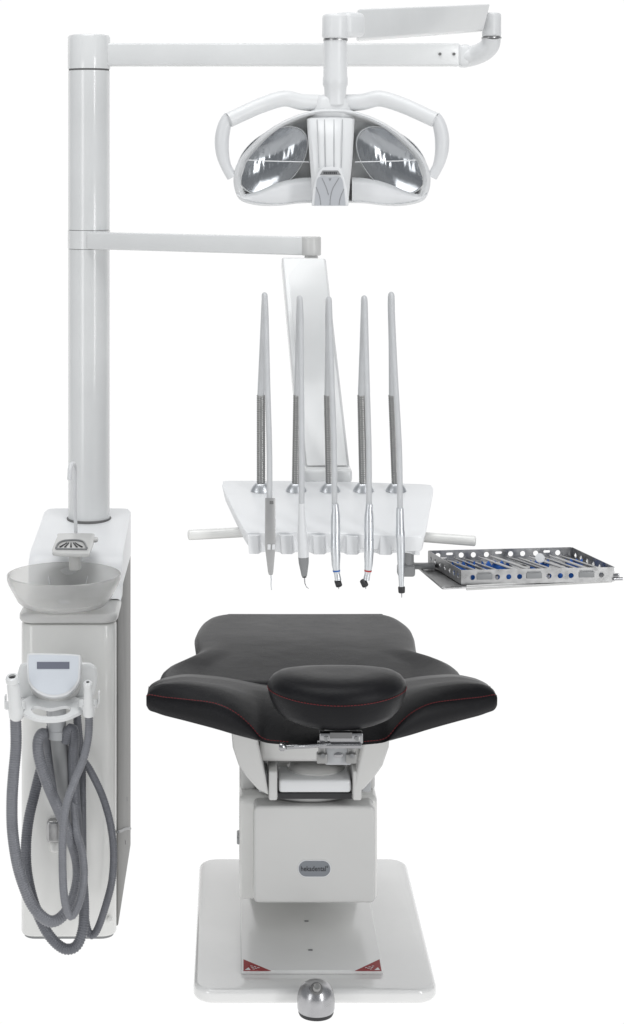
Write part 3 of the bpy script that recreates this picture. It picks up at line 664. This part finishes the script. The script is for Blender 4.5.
for s in (0.045, 0.141, 0.243):
    bm = bmesh.new(); c = qf(s * Lf / 0.297, 0.0145); add_box(bm, c + nf * 0.002, (0.030, 0.003, 0.011), Matrix.Rotation(math.atan2((FR - FL).y, (FR - FL).x), 3, 'Z'), bev=0.001)
    add_box(bm, qf(s * Lf / 0.297, 0.0215) + nf * 0.002, (0.026, 0.002, 0.002), Matrix.Rotation(math.atan2((FR - FL).y, (FR - FL).x), 3, 'Z'))
    link('latch_plate', bm, M['midgrey'], cas).parent = wf
bh = [(s, .017, .0105, .0105) for s in (0.02, 0.068, 0.093, 0.120, 0.170, 0.195, 0.222, 0.268)] + [(0.044, .020, .014, .005), (0.145, .020, .014, .005), (0.245, .020, .014, .005)]
Lb = (BR - BL).length
pw(BL, BR, [(s * Lb / 0.297, t, w, h) for s, t, w, h in bh], 'back_wall')
sh_ = [(s, .014, .010, .010) for s in (0.018, 0.040, 0.063, 0.090, 0.118, 0.146, 0.172)]
pw(FL, BL, [(s * Ls / 0.19, t, w, h) for s, t, w, h in sh_], 'end_wall'); pw(FR, BR, [(s * (BR - FR).length / 0.19, t, w, h) for s, t, w, h in sh_], 'end_wall')
dz = Vector((0, 0, ZR - ZBc))
ux, uy = (FR - FL), (BL - FL)
def CQ(s, t, z=0): return FL - dz + ux * s + ((BL - FL) * (1 - s) + (BR - FR) * s) * t + Vector((0, 0, z))
# floor with slots
slots = []
for i in range(9):
    for j in range(4):
        s0, t0_ = 0.06 + i * 0.1, 0.1 + j * 0.22
        slots.append([CQ(s0 + a, t0_ + b, 0.001) for a, b in ((0, 0), (0.07, 0), (0.07, 0.10), (0, 0.10))])
holed('cassette_floor', [CQ(0, 0, .001), CQ(1, 0, .001), CQ(1, 1, .001), CQ(0, 1, .001)], slots, -0.001, M['steel'], cas, (0, 0, 1))
# blue silicone racks, saw-toothed
def rack(s0, s1, t, n):
    bm = bmesh.new(); pr_ = [(s0, 0.002), (s1, 0.002)]
    for k in range(n, -1, -1):
        pr_.append((s0 + (s1 - s0) * k / n, 0.021))
        if k > 0: pr_.append((s0 + (s1 - s0) * (k - 0.5) / n, 0.010))
    prism(bm, [CQ(s, t, z) for s, z in pr_], [CQ(s, t + 0.035, z) for s, z in pr_]); return link('silicone_rack', bm, M['blue'], cas, sharp=30)
rack(0.07, 0.22, 0.55, 4); rack(0.27, 0.45, 0.55, 4); rack(0.60, 0.72, 0.55, 3); rack(0.84, 0.95, 0.55, 3); rack(0.10, 0.20, 0.12, 3); rack(0.28, 0.48, 0.12, 5); rack(0.62, 0.80, 0.12, 4)
# hinge tab at the right
bm = bmesh.new(); add_box(bm, FR + Vector((0.004, 0.0, -0.017)), (0.012, 0.006, 0.010), bev=.001); cyl(bm, FR + Vector((-.002, -0.004, -0.022)), FR + Vector((0.016, -0.002, -0.022)), 0.003, seg=12); link('hinge_tab', bm, M['chrome'], cas)
slim = [(0.10, 'mirror'), (0.17, 'probe'), (0.25, 'probe'), (0.36, 'wide'), (0.44, 'wide'), (0.53, 'probe'), (0.60, 'round'), (0.70, 'wide'), (0.77, 'probe'), (0.83, 'wide'), (0.90, 'probe')]
words = {0: "slim steel mirror handle lying at the far left inside the cassette", 1: "thin steel probe second from the left inside the cassette", 2: "thin steel probe third from the left, over the blue racks",
         3: "broad flat steel instrument fourth from the left inside the cassette", 4: "broad flat steel instrument fifth from the left inside the cassette", 5: "thin steel probe just left of the white disc in the cassette",
         6: "steel instrument with a round white disc on its back end", 7: "broad flat steel instrument just right of the white disc", 8: "thin steel probe fourth from the right inside the cassette",
         9: "broad flat steel instrument second thing left of the rightmost probe in the cassette", 10: "thin steel probe at the far right inside the cassette"}
words[8] = "thin steel probe third from the right inside the cassette"; words[9] = "broad flat steel instrument second from the right inside the cassette"
for k, (s, kind) in enumerate(slim):
    ja, jb, jc, jd = [random.uniform(-1, 1) for _ in range(4)]
    a_ = CQ(s + 0.045 + .012 * ja, 0.13 + .06 * jb, 0.0185 + .0012 * jc); b_ = CQ(s - 0.035 + .012 * jd, 0.82 + .06 * jb, 0.0185 + .002 * ja)
    g = thing('mouth_mirror' if kind in ('mirror', 'round') else 'steel_probe' if kind == 'probe' else 'flat_scaler', (a_ + b_) / 2, words[k], "hand instrument", "slim instruments in the cassette")
    bm = bmesh.new(); w = {'mirror': .0030, 'probe': .0026, 'wide': .0050, 'round': .003}[kind]
    tube(bm, [a_, a_.lerp(b_, .3), a_.lerp(b_, .75), a_.lerp(b_, .8), b_], lambda t: w if t < .7 else w * (1 - (t - .7) * 2.2), 12, flat=(1, 1) if kind != 'wide' else (1.0, 0.45))
    link('handle', bm, M['chrome'] if k % 2 else M['steel'], g)
    if kind == 'round':
        c = CQ(0.645, 0.50, 0.027); bm = bmesh.new(); n_ = Vector((0, -1, 0.5)).normalized(); cyl(bm, c - n_ * .001, c + n_ * .002, 0.0095, seg=32, bev=.0008); link('disc', bm, M['white'], g)
    elif kind == 'mirror':
        c = b_ + Vector((0, 0, .001)); bm = bmesh.new(); cyl(bm, c, c + Vector((0, 0, .002)), 0.008, seg=24); link('mirror_head', bm, M['chrome'], g)
    else:
        bm = bmesh.new(); tube(bm, [b_, b_ + Vector((0.001, .006, 0.0005)), b_ + Vector((0.004, .008, 0.001))], .0008, 6); link('working_tip', bm, M['chrome'], g)

# ================================================================== CHAIR
KX = 0.166
chair = thing('dental_chair', (KX, 4.25, 0), "black leather dental chair with red stitching on a white boxy pedestal", "dental chair")
# base plate
bpo = rrect(KX - 0.252, KX + 0.250, 3.892, 4.64, 0.045, 10)
bm = bmesh.new(); prism(bm, [Vector((x, y, 0.0)) for x, y in bpo], [Vector((x, y, 0.030)) for x, y in bpo], 0.010, 5, 50)
link('base_plate', bm, M['gloss'], chair)
bm = bmesh.new(); fx0, fx1, fy0, fy1 = 0.0125, 0.3095, 3.968, 4.46
add_box(bm, ((fx0 + fx1) / 2, (fy0 + fy1) / 2, 0.0345), (fx1 - fx0, fy1 - fy0, 0.0085), bev=0.002)
fcv = link('foot_cover', bm, M['cover'], chair)
bm = bmesh.new()
for px, py in ((306.5, 921), (310.5, 950)):
    bm = bmesh.new(); p = PZ(px, py, 0.0391); add_box(bm, p, (0.009, 0.008, 0.001), bev=0.0); link('fixing_slot', bm, M['midgrey'], chair).parent = fcv
for sg, tri in ((1, [(243.5, 971), (243.5, 959.5), (271, 971)]), (-1, [(381.5, 971), (379.5, 959.5), (355, 971)])):
    q = [PZ(x, y, 0.0389) for x, y in tri]; bm = bmesh.new(); prism(bm, q, [p + Vector((0, 0, 0.0006)) for p in q])
    wl = link('warning_label', bm, M['red'], chair); wl.parent = fcv
    bm = bmesh.new()
    x0 = 247.5 if sg > 0 else 377
    t_ = [PZ(x0 - 2.5, 970, 0.0397), PZ(x0 + 3, 970, 0.0397), PZ(x0 + 1, 967.5, 0.0397)]; prism(bm, t_, [p + Vector((0, 0, .0004)) for p in t_])
    for k in range(3):
        for j in range(3 - k):
            c = PZ(x0 + sg * (5.5 + 3.6 * j + 1.8 * k), 968.8 - 1.7 * k - 0.05 * j, 0.0399) if False else PZ(x0 + sg * (4.0 + 3.4 * j + 1.0 * k), 969.0 - 2.0 * (2 - k) * 0.75 + 0.9 * j * 0.9, 0.0399)
            add_box(bm, c, (0.0048, 0.0016, 0.0005), Matrix.Rotation(R(-18 * sg), 3, 'Z'))
    link('label_print', bm, M['white'], chair).parent = wl
# lifting column behind, rear housing, front cover
bm = bmesh.new(); add_box(bm, (KX - .004, 4.53, 0.33), (0.27, 0.14, 0.60), bev=0.02); link('lift_column', bm, M['paint'], chair)
bm = bmesh.new()
hb_ = [(4.12, 0.128), (4.12, 0.340), (4.13, 0.350), (4.30, 0.350), (4.40, 0.350), (4.40, 0.128)]
prism(bm, [Vector((0.0095, y, z)) for y, z in hb_], [Vector((0.3085, y, z)) for y, z in hb_], 0.010, 3, 20)
link('rear_housing', bm, M['body'], chair)
for xa, xb in ((0.0105, 0.046), (0.272, 0.3075)):
    bm = bmesh.new(); add_box(bm, ((xa + xb) / 2, 4.28, 0.378), (xb - xa, 0.22, 0.06), bev=0.008); link('housing_shoulder', bm, M['paint'], chair)
bm = bmesh.new(); add_box(bm, (0.008, 4.20, 0.235), (0.008, 0.05, 0.016), bev=.003); link('side_latch', bm, M['grey'], chair)
FYc = 4.05
x0c, x1c = (253.5 - VX) * FYc / F_PX, (375.5 - VX) * FYc / F_PX
zt2, zb2 = CAM_Z - (806 - VY) * FYc / F_PX, CAM_Z - (903.5 - VY) * FYc / F_PX
bm = bmesh.new(); fc_ = rrect(x0c, x1c, zb2, zt2, 0.012, 5)
t = bmesh.new(); 
ring0 = [Vector((x, FYc, z)) for x, z in fc_]
ring1 = [Vector((x, FYc + 0.075, z - (0.006 if z > 0.25 else 0))) for x, z in fc_]
loft(t, [ring0, ring1]); bevel(t, 0.007, 4, 50); merge(bm, t)
fcover = link('front_cover', bm, M['paint'], chair)
# badge
bc = P(314.5, 868.5, FYc); bw, bhh = 0.0335, 0.0165
def pill(w, h, Y): return [Vector((bc.x + x, Y, bc.z + z)) for x, z in rrect(-w, w, -h, h, h * 0.98, 10)]
bm = bmesh.new(); prism(bm, pill(bw + .002, bhh + .002, FYc + .001), pill(bw + .002, bhh + .002, FYc - .001), .0005, 1, 50); bz = link('badge_rim', bm, M['white'], chair); bz.parent = fcover
bm = bmesh.new(); prism(bm, pill(bw, bhh, FYc), pill(bw, bhh, FYc - .002)); bd_ = link('badge', bm, M['badge'], chair); bd_.parent = bz
def text(body, c, width, mt, parent, name):
    cu = bpy.data.curves.new("t", 'FONT'); cu.body = body; cu.align_x = 'CENTER'; cu.align_y = 'CENTER'; cu.extrude = 0.02; cu.offset = 0.012; cu.resolution_u = 3
    ob = bpy.data.objects.new("t", cu); COL.objects.link(ob); dg = bpy.context.evaluated_depsgraph_get(); dg.update()
    me = bpy.data.meshes.new_from_object(ob.evaluated_get(dg)); bpy.data.objects.remove(ob); bpy.data.curves.remove(cu)
    xs = [v.co.x for v in me.vertices]; s = width / (max(xs) - min(xs)); mx = (max(xs) + min(xs)) / 2
    bm = bmesh.new(); bm.from_mesh(me); bpy.data.meshes.remove(me)
    for v in bm.verts: v.co = Vector((c.x + (v.co.x - mx) * s, c.y - v.co.z * s * .3, c.z + v.co.y * s * 1.25))
    o = link(name, bm, mt, chair); o.parent = parent; return o
text("hekadental°", Vector((bc.x, FYc - 0.0023, bc.z)), 0.058, M['ink'], bz, 'badge_lettering')
# turntable ring + mechanism under the backrest
bm = bmesh.new(); tc0 = Vector((KX - 0.004, 4.187, 0.364))
lathe(bm, [(0.112, -0.010), (0.118, -0.004), (0.119, 0.003), (0.115, 0.007), (0.05, 0.008)], tc0, seg=64, sc=(1, 1.0)); link('turntable', bm, M['paint'], chair, sharp=50)
bm = bmesh.new(); add_box(bm, P(314, 779, 4.08), (0.153, 0.10, 0.027), bev=0.006); link('motor_cover', bm, M['white'], chair)
bm = bmesh.new(); add_box(bm, P(314, 788.5, 4.11) , (0.158, 0.10, 0.012)); link('gap_shade_block', bm, M['dark'], chair)  # solid black box in place of the shade under the motor cover
bm = bmesh.new(); lathe(bm, [(0.062, 0), (0.062, .018), (0.055, .024), (0.02, .026)], P(316, 774, 4.12), seg=48); link('motor_dome', bm, M['paint'], chair)
for sg in (-1, 1):
    bm = bmesh.new(); cx_ = 314 + sg * 42
    add_box(bm, P(cx_ - .5 * sg, 777, 4.08), (0.018, 0.12, 0.062), bev=0.004); link('yoke_post', bm, M['paint'], chair)
    bm = bmesh.new(); add_box(bm, P(cx_ + sg * 9, 777, 4.08), (0.020, 0.08, 0.04), bev=0.004); link('hinge_block', bm, M['grey'], chair)
# outer cradle shell carrying the backrest (curved cheeks)
for sg in (-1, 1):
    pts = [(0.150, 0.560), (0.205, 0.600), (0.165, 0.575), (0.148, 0.545), (0.146, 0.50), (0.136, 0.475), (0.115, 0.455), (0.095, 0.46), (0.098, 0.50), (0.10, 0.56)]
    pts = [(0.118, 0.60), (0.205, 0.60), (0.176, 0.555), (0.168, 0.53), (0.165, 0.49), (0.152, 0.450), (0.135, 0.425), (0.112, 0.398), (0.088, 0.385), (0.096, 0.43), (0.112, 0.50)]
    bm = bmesh.new(); prism(bm, [Vector((KX - .006 + sg * x, 4.00 + (0.6 - z) * 0.1, z)) for x, z in pts], [Vector((KX - .006 + sg * x, 4.22, z)) for x, z in pts], 0.006, 3, 20)
    link('cradle_cheek', bm, M['paint'], chair)
bm = bmesh.new(); add_box(bm, (KX - .006, 4.125, 0.513), (0.215, 0.16, 0.13), bev=0.012); link('back_carrier', bm, M['paint'], chair)
# white underside shell of the backrest
bm = bmesh.new()
us = [(-0.185, 0.608), (-0.13, 0.590), (-0.06, 0.583), (0, 0.581), (0.06, 0.583), (0.13, 0.590), (0.185, 0.608)]
us = cr(us, 4)
loft(bm, [[Vector((KX + x, 3.74, z)) for x, z in us] + [Vector((KX + us[-1][0], 3.74, 0.612)), Vector((KX + us[0][0], 3.74, 0.612))],
          [Vector((KX + x * 1.0, 4.20, z)) for x, z in us] + [Vector((KX + us[-1][0], 4.20, 0.612)), Vector((KX + us[0][0], 4.20, 0.612))]])
bevel(bm, 0.004, 2, 50)
link('back_shell', bm, M['paint'], chair)
# main backrest cushion
lo = [(240, 612.5), (224, 613), (212, 615.2), (204, 619), (198, 625.5), (194.5, 633), (195.5, 643), (197, 649.5), (191, 654), (179, 660), (164, 667.5), (158.5, 675), (157, 684)]
ro = [(372, 612.5), (385, 613.2), (397, 616.5), (407, 622.5), (413.5, 630), (415.5, 640), (417.5, 649), (423, 652.5), (437, 657), (454, 664.5), (462, 672), (465, 684)]
zc = 0.650
Lp = [PZ(x, y, zc) for x, y in lo]; Rp = [PZ(x, y, zc) for x, y in ro]
ring_ = cr([tuple(p) for p in Rp[::-1]] + [tuple(p) for p in Lp], 3)
ring_ = [Vector(p) for p in ring_]
cen = Vector((KX, 4.1, 0))
def inset(ring, d, z):
    out_ = []
    m = len(ring)
    for i, p in enumerate(ring):
        a, b = ring[i - 1], ring[(i + 1) % m]; tdir = (b - a); n_ = Vector((-tdir.y, tdir.x, 0)).normalized()
        if n_.dot(cen - Vector((p.x, p.y, 0))) < 0 and (p - cen).length > 0: pass
        out_.append(Vector((p.x, p.y, z)) + n_ * d)
    return out_
sgn_ = 1
tst = inset(ring_, 0.02, zc)
if sum((p - cen).length for p in tst) > sum((Vector((p.x, p.y, zc)) - cen).length for p in ring_): sgn_ = -1
bm = bmesh.new()
stp = [(0.030, -0.052), (0.012, -0.046), (0.002, -0.032), (0.0, -0.018), (0.006, -0.006), (0.016, 0.0), (0.030, 0.003)]
cc_ = Vector((KX - 0.01, 4.22, 0))
def shrink(d, z):
    o_ = []
    for p in ring_:
        v = Vector((p.x - cc_.x, p.y - cc_.y, 0)); o_.append(Vector((cc_.x, cc_.y, z)) + v * (1 - d / v.length))
    return o_
rs = [shrink(d, zc + h) for d, h in stp]; base_ = rs[-1]
def dish(y, f):
    q = min(1, max(0, (4.30 - y) / 0.42)); q = q * q * (3 - 2 * q)
    return zc + 0.003 + 0.004 * (1 - f * f) - 0.034 * q * min(1, (1 - f) / 0.22)
rs += [[Vector((cc_.x + (p.x - cc_.x) * f, cc_.y + (p.y - cc_.y) * f, dish(cc_.y + (p.y - cc_.y) * f, f))) for p in base_] for f in (0.96, 0.91, 0.85, 0.78, 0.68, 0.58, 0.48, 0.36, 0.24, 0.12, 0.01)]
loft(bm, rs, (True, True))
link('backrest', bm, M['leather'], chair, sharp=70)
# upper backrest with the shoulder wings
sec = [(146, 691, 697, 707), (149, 687, 695.5, 711.5), (156, 683, 696.5, 714), (165, 680, 698, 717), (185, 677, 700, 722), (215, 679, 704, 730), (235, 682, 713, 736), (250, 685, 726, 740), (262, 687, 739, 743), (280, 689, 742, 745), (300, 690.5, 743.5, 746), (322, 691, 744, 746.5)]
full = sec + [(644 - a, b, c, d) for a, b, c, d in reversed(sec[:-1])]
full = cr(full, 4)
bm = bmesh.new(); rings = []; stitch = []
for (u, yr, ys, yb) in full:
    k = abs(u - 322) / 176; k = min(1, k)
    e = min(1, (1 - k) / 0.12 + 0.0); er = math.sqrt(max(0.0, 1 - (1 - e) ** 2)) if e < 1 else 1
    Yf = 3.665 + 0.135 * (k ** 1.3)
    Yr = 3.87; X = (u - VX) * 3.79 / F_PX
    zr = CAM_Z - (yr - VY) * Yr / F_PX; zs = CAM_Z - (ys - VY) * Yf / F_PX; zbm = CAM_Z - (yb - VY) * (Yf + .004) / F_PX
    Yk = Yr + 0.04 + 0.03 * er
    Ys = [(Yk, zbm + 0.003), (Yk, zr - 0.030 * er), (Yk - 0.018, zr - 0.008 * er), (Yr, zr), (Yr - 0.03, zr - 0.001)]
    for f in (0.3, 0.55, 0.8):
        yy = (Yr - .03) * (1 - f) + Yf * f; h = zr * (1 - f) + zs * f + 0.012 * math.sin(math.pi * f) * er * (0.35 + k)
        Ys.append((yy, h))
    Ys += [(Yf + 0.006, zs + 0.002), (Yf - 0.001, zs - 0.002), (Yf - 0.004 * er, (zs + zbm) / 2), (Yf + 0.002, zbm + 0.004), (Yf + 0.012, zbm), (Yf + 0.08, zbm + 0.002)]
    rings.append([Vector((X, y, z)) for y, z in Ys]); stitch.append((Vector((X, Yf - 0.0005, zs + 0.0015)), ys, yb))
loft(bm, rings)
ub = link('upper_backrest', bm, M['leather'], chair, sharp=75)
def stitches(path, root_parent, r=0.00075, dash=0.0042, gap=0.0022):
    bm = bmesh.new(); pts = [Vector(p) for p in path]; L = [0]
    for a, b in zip(pts, pts[1:]): L.append(L[-1] + (b - a).length)
    def at(s):
        for k in range(len(L) - 1):
            if s <= L[k + 1]: return pts[k].lerp(pts[k + 1], (s - L[k]) / max(1e-9, L[k + 1] - L[k]))
        return pts[-1]
    s = 0.0
    while s + dash < L[-1]:
        tube(bm, [at(s), at(s + dash / 2) + Vector((0, -.0002, .0002)), at(s + dash)], r, 5); s += dash + gap
    o = link('stitching', bm, M['thread'], chair); o.parent = root_parent; return o
half = [s for s in stitch if s[2] - s[1] > 2.6]
Lh = [s[0] + Vector((0, -.0012, .0006)) for s in half if s[0].x < KX]; Rh = [s[0] + Vector((0, -.0012, .0006)) for s in half if s[0].x > KX]
stitches(Lh, ub); stitches(Rh, ub)
# headrest
hc = P(337, 695, 3.665); hx, hy = 0.1335, 0.098
hc.z = 0.703
def hring(s, z, dx=0): 
    o_ = []
    for k in range(72):
        t = 2 * math.pi * k / 72; c_, s_ = math.cos(t), math.sin(t); e = 1.0
        X = math.copysign(abs(c_) ** e, c_) * hx; Y = math.copysign(abs(s_) ** e, s_) * hy
        o_.append(Vector((hc.x + X * s, hc.y + Y * s, hc.z + z + (0.010 * (abs(X) / hx) ** 2 if s > .9 else 0.010 * (abs(X) / hx) ** 2 * max(0, s - .3) / .6))))
    return o_
bm = bmesh.new()
hs_ = [(0.50, -0.054), (0.72, -0.0535), (0.83, -0.048), (0.91, -0.037), (0.965, -0.020), (0.99, -0.010), (1.0, -0.002), (0.995, 0.0015), (1.003, 0.004), (0.985, 0.012), (0.93, 0.0215), (0.84, 0.029), (0.70, 0.0345), (0.5, 0.038), (0.25, 0.039), (0.08, 0.039)]
loft(bm, [hring(s, z) for s, z in hs_])
hd_ = link('headrest', bm, M['leather'], chair, sharp=75)
sp = [p + (Vector((p.x - hc.x, p.y - hc.y, 0)).normalized() * 0.0006) for p in hring(1.0, 0.0005)]
stitches([p for p in sp[36:]] + [sp[0]], hd_)
stitches(sp[0:37], hd_)
# clamp
Yc = 3.60
bm = bmesh.new(); add_box(bm, P(341, 737, Yc), (0.082, 0.02, 0.020), bev=.002)
cpl = link('clamp_plate', bm, M['chrome'], chair)
bm = bmesh.new(); add_box(bm, P(341, 735.5, Yc - .0098), (0.042, 0.002, 0.011), bev=.0005); link('clamp_window', bm, M['groove'], chair).parent = cpl
bm = bmesh.new(); add_box(bm, P(339.5, 744.5, Yc - .004), (0.084, 0.026, 0.008), bev=.0015); link('clamp_bar', bm, M['chrome'], chair)
for px in (322, 351):
    bm = bmesh.new(); add_box(bm, P(px, 757.5, Yc), (0.020, 0.020, 0.018), bev=.002); add_box(bm, P(px, 752, Yc + .006), (0.014, 0.012, 0.03), bev=.002); cl = link('clamp_jaw', bm, M['spring'], chair)
    bm = bmesh.new(); cyl(bm, P(px + 1, 756, Yc - .009), P(px + 1, 756, Yc - .013), .0045, seg=6); link('clamp_bolt', bm, M['steel'], chair).parent = cl
for px in (326, 357):
    bm = bmesh.new(); cyl(bm, P(px, 739, Yc - .009), P(px, 739, Yc - .014), .005, bev=.001); cyl(bm, P(px, 739, Yc - .0135), P(px, 739, Yc - .015), .0024, seg=6); link('clamp_screw', bm, M['steel'], chair)
bm = bmesh.new(); add_box(bm, P(338, 752, Yc + .012), (0.05, 0.02, 0.045), bev=.004); link('clamp_body', bm, M['grey'], chair)
bm = bmesh.new(); lathe(bm, [(.0085, 0), (.0085, .002), (.005, .003)], P(338.5, 755, Yc + .001), (0, -1, 0), 24, (1.0, .55)); link('clamp_eye', bm, M['chrome'], chair)
bm = bmesh.new(); tube(bm, [P(*p) for p in cr([(330, 744, Yc - .012), (310, 746, Yc - .02), (296, 746.5, Yc - .026), (286, 747, Yc - .03)], 6)], lambda t: .0035 + .0012 * t, 12)
lathe(bm, [(.004, 0), (.0075, .004), (.0080, .010), (.005, .013)], P(286, 747, Yc - .03), (-1, 0.1, 0), 20); link('release_lever', bm, M['chrome'], chair)
bm = bmesh.new(); add_box(bm, P(338, 735, 3.66), (0.05, 0.12, 0.012), bev=.003); link('headrest_bar', bm, M['steel'], chair)

# ================================================================== FOOT CONTROL
fy = 3.848; fxx = (316 - VX) * fy / F_PX
ft = thing('foot_control', (fxx, fy, 0), "small domed metal foot switch on the floor before the chair base", "foot switch")
bm = bmesh.new(); lathe(bm, [(.024, 0), (.034, .001), (.0358, .005), (.0358, .010)], (fxx, fy, 0), seg=48); link('shaded_base', bm, M['dark'], ft)  # base ring coloured dark for the shade at the dome's foot
bm = bmesh.new(); lathe(bm, [(.0362, .009), (.0376, .014), (.0380, .027), (.0370, .041), (.0330, .053), (.0265, .0605), (.018, .065), (.010, .0668), (.003, .067)], (fxx, fy, 0), seg=64); link('dome', bm, M['foot'], ft, sharp=60)
bm = bmesh.new(); lathe(bm, [(.0085, -.004), (.0085, .003), (.0060, .006), (.0060, .013), (.0080, .0135), (.0080, .021), (.0062, .0235), (.002, .024)], (fxx, fy - 0.0235, 0.0575), (0, -.72, .69), seg=24); kb = link('knob', bm, M['spring'], ft)
bm = bmesh.new(); lathe(bm, [(.0135, -.008), (.0130, .000), (.010, .0030), (.004, .0035)], (fxx, fy - 0.0240, 0.0625), (0, -.72, .69), seg=24); link('knob_collar', bm, M['groove'], ft).parent = kb
